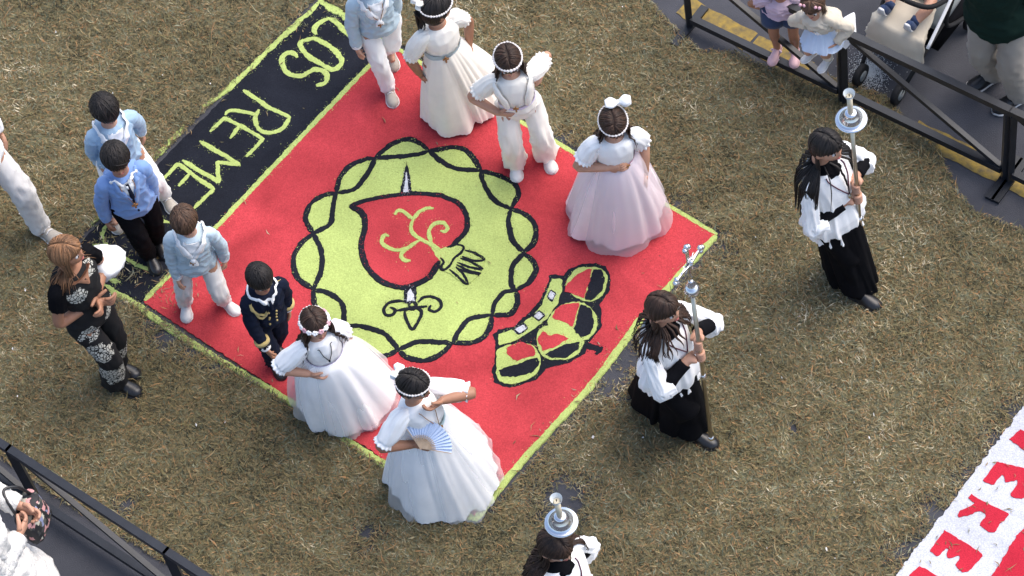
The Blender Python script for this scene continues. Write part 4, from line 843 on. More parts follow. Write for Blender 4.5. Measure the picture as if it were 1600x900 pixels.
# -- boy entering at the top edge
p = Person('boy in pale blue sailor jacket and white trousers striding past the black band', 1.30, ((610, 147), (612, 92)), (576, -32), (.32, 1), heel=(0, .05), seed=1, group=G_BOYS,
           hands=[dict(px=(557, 71), z=.56, pole=(.8, -.6, 0), curl=.5), dict(px=(616, 32), z=.56, pole=(.8, -.6, 0), curl=.5)], drop=.0)
sailor(p, 'pale_blue', 'white', 'shoe_taupe'); p.pendant('wood', .55, 0, .05, 'wood', off=.014, drop=.04)
# -- boy in sailor jacket walking behind the blazer
p = Person('boy in blue sailor jacket with white collar walking behind the blazer boy', 1.34, ((176, 345), (262, 314)), (164, 170), (.55, .8), pitch=26, heel=(.03, 0), seed=2, group=G_BOYS,
           hands=[dict(px=(155, 254), z=.58, pole=(.8, -.6, 0), curl=.5), dict(px=(221, 206), z=.60, pole=(.8, -.6, 0), curl=.5)])
sailor(p, 'sky_blue', 'white', 'shoe_taupe', hairm='hair_black', hair_kw=dict(fringe=.3))
# -- blazer boy
p = Person('boy in bright blue blazer, striped tie and black trousers', 1.34, ((238, 408), (250, 384)), (181, 247), (.42, .9), pitch=8, look=(.3, .95), skin='skin_tan', seed=3, group=G_BOYS,
           hands=[dict(px=(166, 345), z=.56, pole=(.8, -.6, 0), curl=.5), dict(px=(241, 314), z=.56, pole=(.8, -.6, 0), curl=.5)])
p.hairmat = 'hair_black'; p.body(); p.trousers('black_cloth'); p.shoes('shoe_black', 'shoe_black'); p.shirt('blazer', 'blazer', t0=-.10, off=.015, flare=.020)
p.patch([(.985, -.7, .7), (.80, -.34, .34), (.44, -.05, .05)], 'white', 'shirt_front', .003)
for sg in (-1, 1):
    p.strip([(.975, sg*1.5), (.95, sg*.85), (.80, sg*.50), (.62, sg*.28), (.42, sg*.04)], [.014, .018, .024, .022, .008], 'blazer', 'lapel', .006, .003)
    p.strip([(.99, sg*1.1), (.975, sg*.6), (.93, sg*.25)], [.012, .014, .010], 'white', 'shirt_collar', .006, .004, 10)
p.strip([(.95, 0), (.78, 0), (.60, .0), (.46, 0)], [.009, .012, .015, .006], M['tie'] if 'tie' in M else 'navy', 'necktie', .005, .007)
p.strip([(.90, .0), (.90, .1)], [.012, .012], 'white', 'tie_stripe', .005, .012, 4)
for t, a in ((.30, .0), (.18, .0)):
    b = MB(); b.ball(p.on(t, a-.02, .004), .008, None, 8, 5); p.part(b, 'button', 'navy')
p.patch([(.66, -.62, -.40), (.625, -.62, -.40)], 'mid_blue', 'breast_pocket', .004, 5)
p.pendant('wood', .40, .05, .06, 'wood', off=.010); p.hair('hair_black', 'short', fringe=.28, vol=.11)
# -- sailor boy in front
p = Person('boy in pale blue sailor jacket on the trodden corner of the red field', 1.22, ((290, 482), (357, 476)), (288, 345), (.12, 1), pitch=22, footdir=((.1, 1), (.7, .6)), seed=4, group=G_BOYS,
           hands=[dict(px=(277, 434), z=.52, pole=(.8, -.6, 0), curl=.5), dict(px=(350, 402), z=.52, pole=(1, -.5, 0), curl=.5)])
sailor(p, 'pale_blue', 'offwhite', 'shoe_white', hairm='hair_mid', hair_kw=dict(fringe=.22, vol=.14)); p.pendant('wood', .55, 0.05, .05, None, off=.016, drop=.02)
# -- navy uniform boy
p = Person('boy in navy blue naval uniform with gold cord', 1.20, ((432, 574), (434, 545)), (406, 434), (.55, .8), pitch=16, skin='skin_tan', seed=5, group=G_BOYS,
           hands=[dict(px=(417, 548), z=.50, pole=(.8, -.6, 0), curl=.5), dict(px=(449, 480), z=.52, pole=(.8, -.6, 0), curl=.5)])
p.hairmat = 'hair_black'; p.body(); p.trousers('navy'); p.shoes('shoe_black', 'shoe_black'); p.shirt('navy', 'uniform_jacket', t0=-.08, off=.016, flare=.02, cuff_m='white')
p.patch([(.985, -.6, .6), (.90, -.38, .38), (.78, -.05, .05)], 'white', 'shirt_front', .003)
for sg in (-1, 1):
    p.strip([(.995, sg*2.6), (.985, sg*1.3), (.97, sg*.55), (.92, sg*.25)], [.010, .012, .014, .010], 'white', 'shirt_collar', .006, .004, 14)
    p.strip([(.955, sg*1.35), (.90, sg*1.5)], [.022, .024], 'gold', 'shoulder_board', .006, .006, 8)
    i = 0 if sg > 0 else 1; d = nrm(p.wri[i]-p.elb[i]); c = p.elb[i]+(p.wri[i]-p.elb[i])*.72; q = MB(); q.tube([c-d*.012, c+d*.012], .047, 20); p.part(q, 'cuff_band', 'gold')
p.strip([(.95, 0), (.82, 0), (.70, 0)], [.008, .010, .012], 'navy', 'necktie', .005, .007, 10)
for dt in (0, .05): p.strip([(.93, 1.2), (.80-dt, 1.02), (.66-dt*2, .72), (.62-dt, .45), (.72, .28)], [.006]*5, 'gold', 'aiguillette', .007, .008)
for t in (.62, .48, .34, .2):
    for a in (.22, -.22): b = MB(); b.ball(p.on(t, a, .004), .007, None, 8, 5); p.part(b, 'button', 'gold')
p.hair('hair_black', 'short', fringe=.3, vol=.11)

# -- girls
def bow(p, c, size, m, up=None):
    mb = MB(); x = p.HM[0]; u = p.HM[2]
    for sg in (-1, 1):
        for k, (dx, du) in enumerate(((1.0, .5), (1.0, -.35))):
            mb.tube([c, c+x*sg*size*.5*dx+u*size*du*.6, c+x*sg*size*dx+u*size*du*.9], [(.010, .008), (.034, .014), (.022, .006)], 10, 10, up=u)
    mb.ball(c, .016); return p.part(mb, 'hair_bow', m)
def dress_top(p, m, sl='puff', t0=.30, off=.014, ends=(.6, .6), r=(.048, .060, .052), ruffle=.02, t1=.965):
    p.hoff = off; fd = p.tfold(5, .003, 2.4, 3.); mb = MB(); mb.grid(p.torso(t0, t1, off, n=56, m=26, disp=fd)); o = p.part(mb, 'bodice', m); p.bvh = BVHTree.FromPolygons([tuple(v) for v in np.vstack(mb.v)], mb.f)
    for i in (0, 1): p.puff(m, i, ends[i], r, ruffle)
    return o
# sash girl
p = Person('girl in ivory dress with grey-blue sash and dark ponytail', 1.32, ((708, 188), (722, 176)), (682, 14), (.62, .72), look=(.9, -.5), pitch=12, skin='skin_tan', seed=6, group=G_BOYS,
           hands=[dict(px=(655, 114), z=.60, pole=(.9, -.5, 0), curl=.4), dict(px=(733, 68), z=.62, pole=(.9, -.5, 0), curl=.5)])
p.hairmat = 'hair_black'; p.body(); p.shoes('shoe_white'); dress_top(p, 'ivory', ends=(.78, .45), r=(.046, .056, .050), ruffle=.014)
p.sash('grey_blue', .30, .46); p.skirt('ivory', (727, 160), .32, .225, axis=(.62, -.55), npl=16, amp=.040, bulge=.8, seed=2, hz=.03); p.pendant('wood', .42, .35, .06, None, off=.012, drop=.02)
p.hair('hair_black', 'long', length=.26, gather=(-.25, -.42, -.25), n=240); p.beads('pearl', tilt=.2); bow(p, p.HC+p.HM.T@(np.array([-.30, -.44, .18])*p.hh), .05, 'ivory')
# jumpsuit girl
p = Person('girl in ivory jumpsuit with wide trousers and lilac sash', 1.30, ((806, 262), (857, 250)), (794, 94), (.15, 1), look=(.25, 1), pitch=20, seed=7, group=G_BOYS, footdir=((.1, 1), (.35, .9)),
           hands=[dict(px=(778, 176), z=.70, pole=(1, -.4, -.2), curl=.6, dir=(-1, .3, .1)), dict(px=(846, 112), z=.72, pole=(.75, -.95, .05), curl=.4)])
p.hairmat = 'hair_brown'; p.body(); p.shoes('shoe_white')
p.trousers('ivory', r=(.066, .050, .058), amp=.013, fold=(14, 8.), name='wide_trousers', off=.010, break_=1.6); dress_top(p, 'ivory', t0=.10, ends=(.55, .62), r=(.048, .058, .056), ruffle=.018)
p.sash('lilac', .30, .38)
for sg in (-1, 1): p.strip([(.96, sg*1.45), (.82, sg*1.0), (.62, sg*.75), (.40, sg*.6)], [.02, .036, .032, .016], 'ivory', 'shoulder_frill', .014, .008)
p.pendant('wood', .44, .1, .055, None, off=.02); p.hair('hair_brown', 'long', length=.22, curl=.006, n=220); p.beads('pearl', tilt=.25, r=.009)
# pink girl
p = Person('girl in pink tulle skirt with white bow in her brown hair', 1.32, ((958, 345), (978, 340)), (958, 192), (.30, 1), look=(.2, 1), pitch=28, seed=8, group=G_BOYS,
           hands=[dict(px=(950, 262), z=.83, pole=(1, -.5, -.2), curl=.7, dir=(-1, .2, 0)), dict(px=(1008, 268), z=.60, pole=(.5, -.9, 0), curl=.6)])
p.hairmat = 'hair_brown'; p.body(); p.shoes('shoe_white'); dress_top(p, 'white', ends=(.50, .50), r=(.048, .060, .058), ruffle=.02)
p.sash('pink_sash', .30, .42); p.skirt('pink', (964, 330), .30, .295, npl=15, amp=.036, bulge=.66, seed=3, hz=.05)
p.skirt('tulle', (966, 332), .345, .31, npl=13, amp=.034, bulge=.64, seed=9, hz=.02, name='tulle_overlay', rw=.02)
p.pendant('wood', .40, -.45, .06, None, off=.014); p.hair('hair_brown', 'long', length=.26, curl=.007, n=260, fringe=.4); p.beads('pearl', tilt=.3); bow(p, p.HC+p.HM.T@(np.array([-.22, -.48, .36])*p.hh), .075, 'white')
# flower crown girl
p = Person('girl in white dress with pink flower crown beside the naval uniform boy', 1.26, ((534, 640), (548, 634)), (492, 505), (.55, .85), look=(.5, .85), pitch=6, seed=9, group=G_BOYS,
           hands=[dict(px=(482, 584), z=.73, pole=(1, -.5, 0), curl=.7, dir=(-.5, .6, -.3)), dict(px=(548, 540), z=.56, pole=(.9, -.6, 0), curl=.5)])
p.hairmat = 'hair_brown'; p.body(); p.shoes('shoe_white'); dress_top(p, 'white', ends=(.80, .6), r=(.048, .062, .056), ruffle=.016)
p.sash('lilac', .28, .42); p.skirt('white', (545, 622), .305, .265, axis=(1, -.3), npl=11, amp=.034, bulge=.46, seed=4, hz=.03); p.skirt('organza', (546, 624), .325, .285, axis=(1, -.3), npl=9, amp=.040, bulge=.46, seed=14, hz=.022, scal=.014, name='organza_overlay', rw=.02)
p.pendant('black_cloth', .58, .1, .02, 'black_cloth', off=.006); p.hair('hair_brown', 'long', length=.30, curl=.009, n=250); p.beads('pearl', 'flower_crown', tilt=.12, r=.008, rad=1.14, flowers=['flower_pink', 'white', 'white'])
# fan girl
p = Person('girl in white dress holding a fan and touching her chin', 1.34, ((704, 768), (722, 758)), (646, 602), (.75, .65), look=(.95, .35), pitch=6, skin='skin_tan', seed=10, group=G_BOYS,
           hands=[dict(px=(647, 694), z=.78, pole=(1, -.5, 0), curl=.9, dir=(-.2, .9, -.1)), dict(px=(690, 626), z=1.05, pole=(1, -.1, -.5), curl=.6, dir=(-1, .1, .1), palm=(0, -.6, .6))])
p.hairmat = 'hair_black'; p.body(); p.shoes('shoe_white'); dress_top(p, 'white', ends=(.75, .75), r=(.048, .062, .054), ruffle=.018)
p.sash('aqua', .29, .42); p.skirt('white', (694, 742), .335, .325, npl=14, amp=.046, bulge=.70, seed=6, hz=.03, scal=.012)
p.skirt('organza', (696, 744), .36, .345, npl=11, amp=.050, bulge=.68, seed=16, hz=.022, scal=.02, name='organza_overlay', rw=.02)
p.pendant('wood', .44, -.1, .07, 'wood', off=.012, drop=.03); p.hair('hair_black', 'long', length=.12, gather=(-.1, -.46, .05), n=230); p.beads('pearl', tilt=.1); bow(p, p.HC+p.HM.T@(np.array([-.1, -.5, .15])*p.hh), .045, 'white')
FANP = p
def fan(p):
    W = p.wri[0]; D = nrm(W-p.elb[0]); o = W+nrm(p.TF*.8+D*.3)*.045-fw*.05
    t = empty('hand_fan', o, 'open pale blue folding fan held before the white skirt', 'fan'); c0 = nrm(np.array([.62, .34, .52])); n = nrm(np.array([.12, -.62, .70])); n = nrm(n-c0*(n@c0)); x = nrm(np.cross(n, c0)); K = 17
    pt = lambda a, r, l: o+(c0*math.cos(a)+x*math.sin(a))*r+n*l
    A = np.linspace(-1.15, 1.15, 2*K+1); G = [[pt(a, .062, .003*(-1)**k) for k, a in enumerate(A)], [pt(a, .175, .005*(-1)**k) for k, a in enumerate(A)]]
    mb = MB(); mb.grid(np.array(G), cu=False); mb.build('leaf', M['fan_blue'], t, smooth=False)
    for k in range(K+1):
        a = A[2*k]; q = MB(); q.bar(pt(a, -.008, .001*k*.3), pt(a, .085 if 0 < k < K else .175, .006+.0003*k), .005, .0022, up=n); q.build('stick', M['fan_wood'], t, smooth=False)
fan(p)

# -- woman with printed outfit
p = Person('woman in black outfit printed with white flowers, clasping her hands', 1.60, ((194, 603), (192, 576)), (104, 394), (.92, .42), True, look=(1, .1), pitch=-4, skin='skin_tan', seed=11,
           hands=[dict(px=(146, 472), z=.98, pole=(1, -.5, -.3), curl=.7, dir=(-.2, 1, .1)), dict(px=(150, 464), z=1.0, pole=(1, -.4, -.4), curl=.8, dir=(-.4, .8, 0))])
p.hairmat = 'hair_blond'; p.body(); p.shoes('shoe_black', 'shoe_black'); cs = [(p.tp(.74, .75, .02), .066), (p.tp(.90, -.55, .02), .045), (p.tp(-.10, .9, .02), .075), (p.tp(-.02, -.5, .02), .06), (p.hip[0]*.35+p.knee[0]*.65+p.F*.05+p.R*.05, .085), (p.knee[0]*.55+p.ank[0]*.45+p.F*.05+p.R*.03, .10), (p.knee[1]*.6+p.ank[1]*.4+p.F*.05, .08)]
M['dress_print'] = flower_print('dress_print', [(c-p.org, r_) for c, r_ in cs])
p.trousers('dress_print', r=(.060, .048, .056), amp=.009, off=.008, break_=1.5)
fd = p.tfold(5, .006); p.hoff = .02
mb = MB(); mb.grid(p.torso(-.10, .945, .010, lambda t: .02*max(0, .4-t), 60, 30, fd)); p.part(mb, 'blouse', 'dress_print'); p.bvh = BVHTree.FromPolygons([tuple(v) for v in np.vstack(mb.v)], mb.f)
for i in (0, 1): p.puff('black_cloth', i, .46, (.040, .044, .042), 0, amp=.004)
p.patch([(.955, -.75, .75), (.90, -.5, .5), (.80, -.06, .06)], p.skin, 'neckline', .003)
p.hair('hair_blond', 'long', length=.15, n=380, hang=1.15, part=.12, fringe=.42, vol=.13)
q = MB(); d = nrm(p.wri[0]-p.elb[0]); c = p.elb[0]+(p.wri[0]-p.elb[0])*.86; q.tube([c-d*.004, c+d*.004], .026, 16); p.part(q, 'bracelet', 'silver')
def soft_bag(c, label):
    mb = MB(); w = Waves(91); G = []
    for i in range(15):
        th = math.pi*(.03+.94*i/14); row = []
        for j in range(36):
            a = 6.28318*j/36; d = np.array([math.sin(th)*math.cos(a), math.sin(th)*math.sin(a), math.cos(th)]); r = 1+.16*float(ridge(w, d*.9))+.08*float(w(d*2))+.07*math.sin(a*3); row.append(c+d*r*np.array([.125, .10, .085]))
        G.append(row)
    mb.grid(np.array(G)[::-1]); o = mb.build('cloth_bundle', M['white'], org=c); o.location = c; tag(o, label, 'cloth'); return o
soft_bag(at((160, 411), .98), 'crumpled white cloth bundle under the arm of the woman in black')

# -- man entering at the left edge
p = Person('person in white trousers striding in beside the woman with blond bob', 1.72, ((-30, 345), (76, 366)), (-82, 150), (.85, .55), True, seed=12, heel=(.05, 0), hands=[dict(out=.1), dict(out=.1, fwd=-.1)])
p.hairmat = 'hair_black'; p.body(); p.trousers('offwhite', r=(.06, .050, .042), amp=.008); p.shoes('shoe_taupe', 'offwhite', laces='offwhite'); p.shirt('white', 'shirt', t0=-.1, off=.02); p.hair('hair_black', 'short', n=120)

# -- altar servers
def line_staff(B, T, z): d = (T-B)/(T[2]-B[2]); return B+d*(z-B[2]), (d[0], d[1]), d
def staff_candle(A, zb, zt, tilt, label, cup=(1.0,)):
    d = nrm(np.array([tilt[0], tilt[1], 1.])); pt = lambda z: A+d*((z-A[2])/d[2]); t = empty('processional_candlestick', pt(zb), label, 'candlestick', 'candles of the procession')
    b = lambda mb, n, m, par=t, sm=True: mb.build(n, M[m], par, sm, org=np.array(t.location))
    b(MB().tube([pt(zb), pt(zt-.30)], .0125, 14), 'pole', 'pole')
    for z in (zb+.02, A[2]-.24): q = MB(); q.tube([pt(z-.022), pt(z-.01), pt(z+.01), pt(z+.022)], [.013, .021, .021, .013], 14, 9); b(q, 'collar', 'silver')
    rr = [(.000, .013), (.015, .022), (.03, .018), (.045, .050), (.060, .088), (.066, .090), (.069, .080), (.072, .058), (.082, .060), (.095, .046), (.099, .046), (.103, .032), (.125, .036), (.135, .030), (.138, .016)]
    q = MB(); q.tube([pt(zt-.32+z) for z, r in rr], [r for z, r in rr], 36); b(q, 'cup', 'silver')
    c = b(MB().tube([pt(zt-.19), pt(zt-.02)], .0155, 16), 'candle', 'wax'); b(MB().tube([pt(zt-.02), pt(zt-.002)], .003, 6), 'wick', 'black_cloth', c)
    q = MB(); G = []
    for i in range(9):
        a = 1.5708*i/8; G.append(tube([pt(zt-.035+.045*i/8), pt(zt-.034+.045*i/8)], .018+.014*math.sin(a), 20)[0])
    for i in range(9): a = 1.5708*(8-i)/8; G.append(tube([pt(zt-.033+.045*(8-i)/8), pt(zt-.034+.045*(8-i)/8)], .014+.014*math.sin(a), 20, up=None)[0][::1])
    q.grid(np.array(G[:9]), caps=(False, False)); b(q, 'wind_guard', 'glass'); return t, d
def server(label, H, feet, head, face, A, ax, hands, hem, ha, hb, look=None, pitch=8, seed=20, hairm='hair_brown', curl=.004, length=.3, grp='altar servers in white surplices', tlow=-.26, heel=(0, 0), hax=None, fr=.40, gather=None, grips=(0, .12)):
    f_ = gdir(feet[0], face); r_ = np.cross(f_, Z3v)
    for h, dz, sg in zip(hands, grips, (1, -1)): h['grip'] = (A, ax, .0125); h.setdefault('pole', (.9, -.3, -.6)); h['px'] = px_of(A+ax*dz+r_*sg*.05-f_*.045); h['z'] = (A+ax*dz)[2]
    p = Person(label, H, feet, head, face, True, look=look, pitch=pitch, seed=seed, hands=hands, group=grp, heel=heel); p.hairmat = hairm; p.body(); p.shoes('shoe_black', 'shoe_black')
    p.skirt('black_cloth', hem, ha, hb, axis=hax, t=.2, npl=9, amp=.030, bulge=.9, hz=.06, seed=seed, name='cassock', scal=.004, rw=.02, trail=.3)
    w = Waves(seed+5); p.hoff = .03
    def dd(t, a): k = max(0, (.95-t)); c_, s_ = math.cos(a), math.sin(a); return .015*k*(1.5*float(ridge(w, [c_*1.6, s_*1.6, t*.25]))-.6+.5*float(w([c_*3.1, s_*3.1, t*.4]))+.4*float(w([c_*.6, s_*.6, t*.8])))
    def fl(t): return .050*max(0, (.92-t))**1.2
    G = p.torso(tlow, .955, .013, fl, 160, 44, dd); Wv = np.abs(np.sin(np.arange(160)/160*6.28318*21))*.010; G[0, :, 2] -= Wv; G[1, :, 2] -= Wv*.4
    mb = MB(); mb.grid(G, caps=(False, True)); p.part(mb, 'surplice', 'white'); p.bvh = BVHTree.FromPolygons([tuple(v) for v in np.vstack(mb.v)], mb.f)
    for i in (0, 1):
        sg = 1 if i == 0 else -1; E = p.elb[i]; Wr = p.wri[i]; S = p.sho[i]; d = nrm(Wr-E)
        e2 = E+(Wr-E)*.30-Z3v*.035
        mb = MB(); mb.tube([S-p.TR*sg*.05*H, S-p.TR*sg*.01*H+p.U*.008, S*.5+E*.5, E-Z3v*.012, E*.75+e2*.25-Z3v*.004, e2], [(.038, .038), (.046, .046), (.048, .048), (.051, .056), (.054, .066), (.054, .072)], 48, 44, disp=p.folds(80+i, 30, 5.0, .0055)); so_ = p.part(mb, 'sleeve', 'white')
        mb = MB(); mb.tube([E+(Wr-E)*.2, E+(Wr-E)*.4, E+(Wr-E)*.86], np.array([.040, .043, .039]), 20, 14, disp=p.folds(84+i, 24, 1.2, .003)); p.part(mb, 'cuff', 'black_cloth')
    p.patch([(.95, -.55, .55), (.91, -.3, .3), (.88, -.08, .08)], 'black_cloth', 'collar_front', .006)
    q = MB(); q.tube([p.sp(.88), p.sp(.94), p.sp(1.0), p.sp(1.04)], [.108, .092, .066, .058], 24, 12); p.part(q, 'collar', 'black_cloth')
    for sg in (-1, 1): P = [p.on(.94-.38*k/9, sg*.7*(1-k/9), .005) for k in range(10)]; q = MB(); q.tube(P, .0035, 6, 20); p.part(q, 'cord', 'maroon')
    q = MB(); c = p.on(.55, 0, .008); q.ball(c-Z3v*.01, (.013, .013, .02), None, 10, 6); p.part(q, 'medal', 'pole')
    p.hair(hairm, 'long', length=length, curl=curl, n=400, w=.0068, fringe=fr, part=.02, gather=gather, hang=1.7); return p
A, tl, ax = line_staff(at((1347, 392), .42), at((1327, 150), 2.12), 1.04)
staff_candle(A, .42, 2.14, tl, 'silver candlestick with pale candle borne by the server beyond the crowned carpet corner')
server('altar server with straight dark hair bearing a candle toward the barrier', 1.62, ((1318, 432), (1348, 466)), (1291, 228), (.9, .5), A, ax,
       [dict(px=(1322, 301), z=1.06), dict(px=(1346, 306), z=.99)], (1334, 440), .19, .135, look=(.95, .55), pitch=-4, seed=21, hairm='hair_black', curl=0., length=.42, heel=(.04, 0), hax=(.55, .8))
A, tl, ax = line_staff(at((1111, 684), .16), at((1073, 392), 2.16), 1.10)
def proc_cross(A, zb, zt, tilt, label):
    d = nrm(np.array([tilt[0], tilt[1], 1.])); pt = lambda z: A+d*((z-A[2])/d[2]); t = empty('processional_cross', pt(zb), label, 'cross'); b = lambda mb, n, m, par=t, sm=True: mb.build(n, M[m], par, sm, org=np.array(t.location))
    b(MB().tube([pt(zb), pt(zt-.42)], .0125, 14), 'pole', 'pole'); b(MB().ball(pt(zb), .02), 'ferrule', 'silver')
    q = MB(); q.tube([pt(A[2]-.26), pt(A[2]-.245), pt(A[2]-.225), pt(A[2]-.21)], [.013, .02, .02, .013], 14, 9); b(q, 'collar', 'silver')
    rr = [(0, .013), (.012, .026), (.028, .022), (.05, .040), (.066, .043), (.085, .034), (.10, .018), (.115, .026), (.13, .020), (.15, .012)]
    q = MB(); q.tube([pt(zt-.46+z) for z, r in rr], [r for z, r in rr], 24, 30); b(q, 'node', 'silver')
    c = pt(zt-.16); s = nrm(np.array([.70, .72, 0])); n = np.cross(s, d)
    mb = MB(); mb.bar(pt(zt-.32), pt(zt), .020, .010, up=n); mb.bar(c-s*.115, c+s*.115, .020, .0112, up=n)
    co = b(mb, 'cross', 'silver', sm=False)
    for e, u, v in ((pt(zt), d, s), (c-s*.115, -s, d), (c+s*.115, s, d)):
        q = MB()
        for off in (u*.018, v*.018, -v*.018): q.ball(e+off*.8, .0165, None, 10, 6)
        b(q, 'trefoil', 'silver', co)
    for k in range(4):
        for j in (-1, 0, 1): a = .785+1.5708*k+j*.26; q = MB(); q.tube([c, c+(s*math.cos(a)+d*math.sin(a))*(.075 if j == 0 else .055)], [.006, .0015], 6); b(q, 'ray', 'silver', co)
    q = MB(); q.tube([c+n*.012-d*.10, c+n*.016-d*.05, c+n*.018, c+n*.016+d*.03], [.006, .010, .012, .009], 8, 10); q.ball(c+n*.02+d*.045, .012, None, 8, 6)
    for sg in (-1, 1): q.tube([c+n*.016+d*.022, c+n*.014+s*sg*.04+d*.03, c+n*.012+s*sg*.085+d*.04], [.006, .005, .004], 6, 8)
    b(q, 'corpus', 'silver', co); return t
proc_cross(A, .16, 2.18, tl, 'silver processional cross on a tall metal staff')
server('altar server with wavy brown hair bearing the processional cross', 1.60, ((1060, 668), (1092, 684)), (1036, 482), (.95, .42), A, ax,
       [dict(px=(1070, 552), z=1.04), dict(px=(1092, 524), z=1.10)], (1046, 640), .28, .165, look=(.95, .45), pitch=-6, seed=22, hairm='hair_brown', curl=.008, length=.25, heel=(.05, 0), hax=(.9, .55))
A, tl, ax = line_staff(at((915, 985), .42), at((869, 780), 2.0), 1.05)
staff_candle(A, .42, 2.0, tl, 'silver candlestick with pale candle borne by the server with white hair ribbon')
p = server('altar server with white hair ribbon bearing a candle below the carpet', 1.62, ((915, 1050), (945, 1075)), (868, 852), (.8, .65), A, ax,
       [dict(px=(888, 898), z=1.06), dict(px=(905, 884), z=1.12)], (928, 1055), .30, .24, look=(.75, .6), pitch=12, seed=23, hairm='hair_brown', curl=.010, length=.30)
bow(p, p.HC+p.HM.T@(np.array([-.38, -.36, .10])*p.hh), .06, 'white')
# -- the man in khaki trousers
p = Person('man in dark green top and khaki trousers behind the barrier', 1.76, ((1541, 124), (1581, 158)), (1545, -78), (-.35, 1), True, seed=30, footdir=((-.9, .45), (-.9, .5)), hands=[dict(px=(1530, -5), z=1.1, pole=(1, -.4, -.3)), dict(px=(1550, -5), z=1.1, pole=(1, -.4, -.3))])
p.hairmat = 'hair_black'; p.body(); p.trousers('khaki', r=(.068, .050, .044), amp=.008); p.shoes('shoe_black', 'offwhite', laces='black_cloth'); p.shirt('dark_green', 'sweater', t0=-.14, off=.032, flare=.03, r=(.062, .05, .04)); p.hair('hair_black', 'short', n=100)
# -- toddlers standing on the barrier's bottom rail
p = Person('toddler in mauve top, navy shorts and pink sandals beside the barrier', 1.02, ((1211, 84), (1242, 87)), (1218, -24), (-.05, 1), .2, footz=.125, seed=31, skin='skin_tan', footdir=((-.4, .9), (-.1, 1)), hands=[dict(px=(1208, 16), z=.58, pole=(1, -.3, -.3), curl=.8), dict(px=(1220, 20), z=.55, pole=(1, -.3, -.3), curl=.8)])
p.hairmat = 'hair_mid'; p.body(); p.shirt('mauve', 'top', t0=.05, off=.016, sleeve=False)
for i in (0, 1): p.puff('mauve', i, .5, (.046, .05, .046), 0)
mb = MB(); mb.grid(p.torso(-.15, .15, .012, n=30, m=8))
for i in (0, 1): mb.tube([p.hip[i]+p.U*.03, p.hip[i]-p.U*.02, p.hip[i]*.45+p.knee[i]*.55], np.array([.064, .074, .072])*p.H, 18, 10, disp=p.folds(3, 20, 1.2, .004))
p.part(mb, 'shorts', 'denim'); p.shoes('shoe_pink', 'shoe_pink', L=.165); p.hair('hair_mid', 'long', length=.12, n=150)
for i in (0, 1):
    for k in (0, 1): q = MB(); d = p.fd[i]; x = np.cross(d, Z3v); c = p.ank[i]+d*(.012+.05*k)-Z3v*(.012+.018*k); q.tube([c-x*.034-Z3v*.014, c+Z3v*.012, c+x*.034-Z3v*.014], .0065, 7, 9); p.part(q, 'strap', 'mauve')
p = Person('toddler in cream cardigan and striped skirt with white boots sitting on the barrier', .86, ((1267, 84), (1290, 97)), (1270, 6), (-.40, 1), .215, footz=.42, seed=32, look=(-.3, 1), pitch=16, footdir=((-.8, .6), (-.6, .8)), zc=1.10, pelvis=((1291, 34), .775), hands=[dict(px=(1262, 40), z=.84, pole=(1, -.2, -.5), curl=.7), dict(px=(1308, 66), z=.74, pole=(1, -.5, -.2), curl=.5)])
p.hairmat = 'hair_mid'; p.body(); p.shoes('shoe_white', 'white', L=.175); p.shirt('cream', 'cardigan', t0=.0, off=.022, flare=.02, r=(.066, .05, .04))
p.skirt('stripe_blue', px_of(p.sp(.1)*np.array([1, 1, 0])+p.F*.085), .10, .125, t=.22, npl=20, amp=.012, bulge=.75, hz=.69, seed=8, rw=.012)
for i in (0, 1): d = nrm(p.knee[i]-p.ank[i]); q = MB(); q.tube([p.ank[i]-Z3v*.01, p.ank[i]+d*.03, p.ank[i]+d*.055], [.030, .033, .034], 16, 8, disp=p.folds(5, 30, 1, .003)); p.part(q, 'sock', 'cream')
p.hair('hair_mid', 'long', length=.10, curl=.006, n=190, fringe=.45)
for sg in (-1, 1): q = MB(); c = p.HC+p.HM.T@(np.array([sg*.62, .55, .72])*p.hs*1.12); [q.ball(c+p.HM[0]*k*.012, .011, None, 8, 5) for k in (-1, 1)]; p.part(q, 'hair_clip', 'flower_pink')
for dx in (-.012, .012): p.strip([(.78, dx*4), (.55, dx*6), (.36, dx*9)], [.005, .005, .004], 'white', 'cord', .004, .004, 12)
mb = MB(); w = Waves(5); C = at((1322, 34), .765); e1 = gdir((1322, 32), (.6, .5)); e2 = gdir((1322, 32), (-.5, .8))
G = [[C+e1*(u-.5)*.15*(1-.5*(2*v-1)**2)+e2*(v-.5)*.21*(1-.35*(2*u-1)**2)+Z3v*(.030*float(w([u*.7, v*.7, 0]))-.22*(v-.4)**2-.25*(u-.5)**2) for u in np.linspace(0, 1, 12)] for v in np.linspace(0, 1, 14)]; G2 = [[q-Z3v*.012 for q in r] for r in G]
mb.grid(np.array(G), cu=False); mb.grid(np.array(G2)[:, ::-1], cu=False); mo = mb.build('muslin_cloth', M['white'], org=C); mo.location = C; tag(mo, 'white muslin cloth draped on the rail beside the toddler in cream', 'cloth')
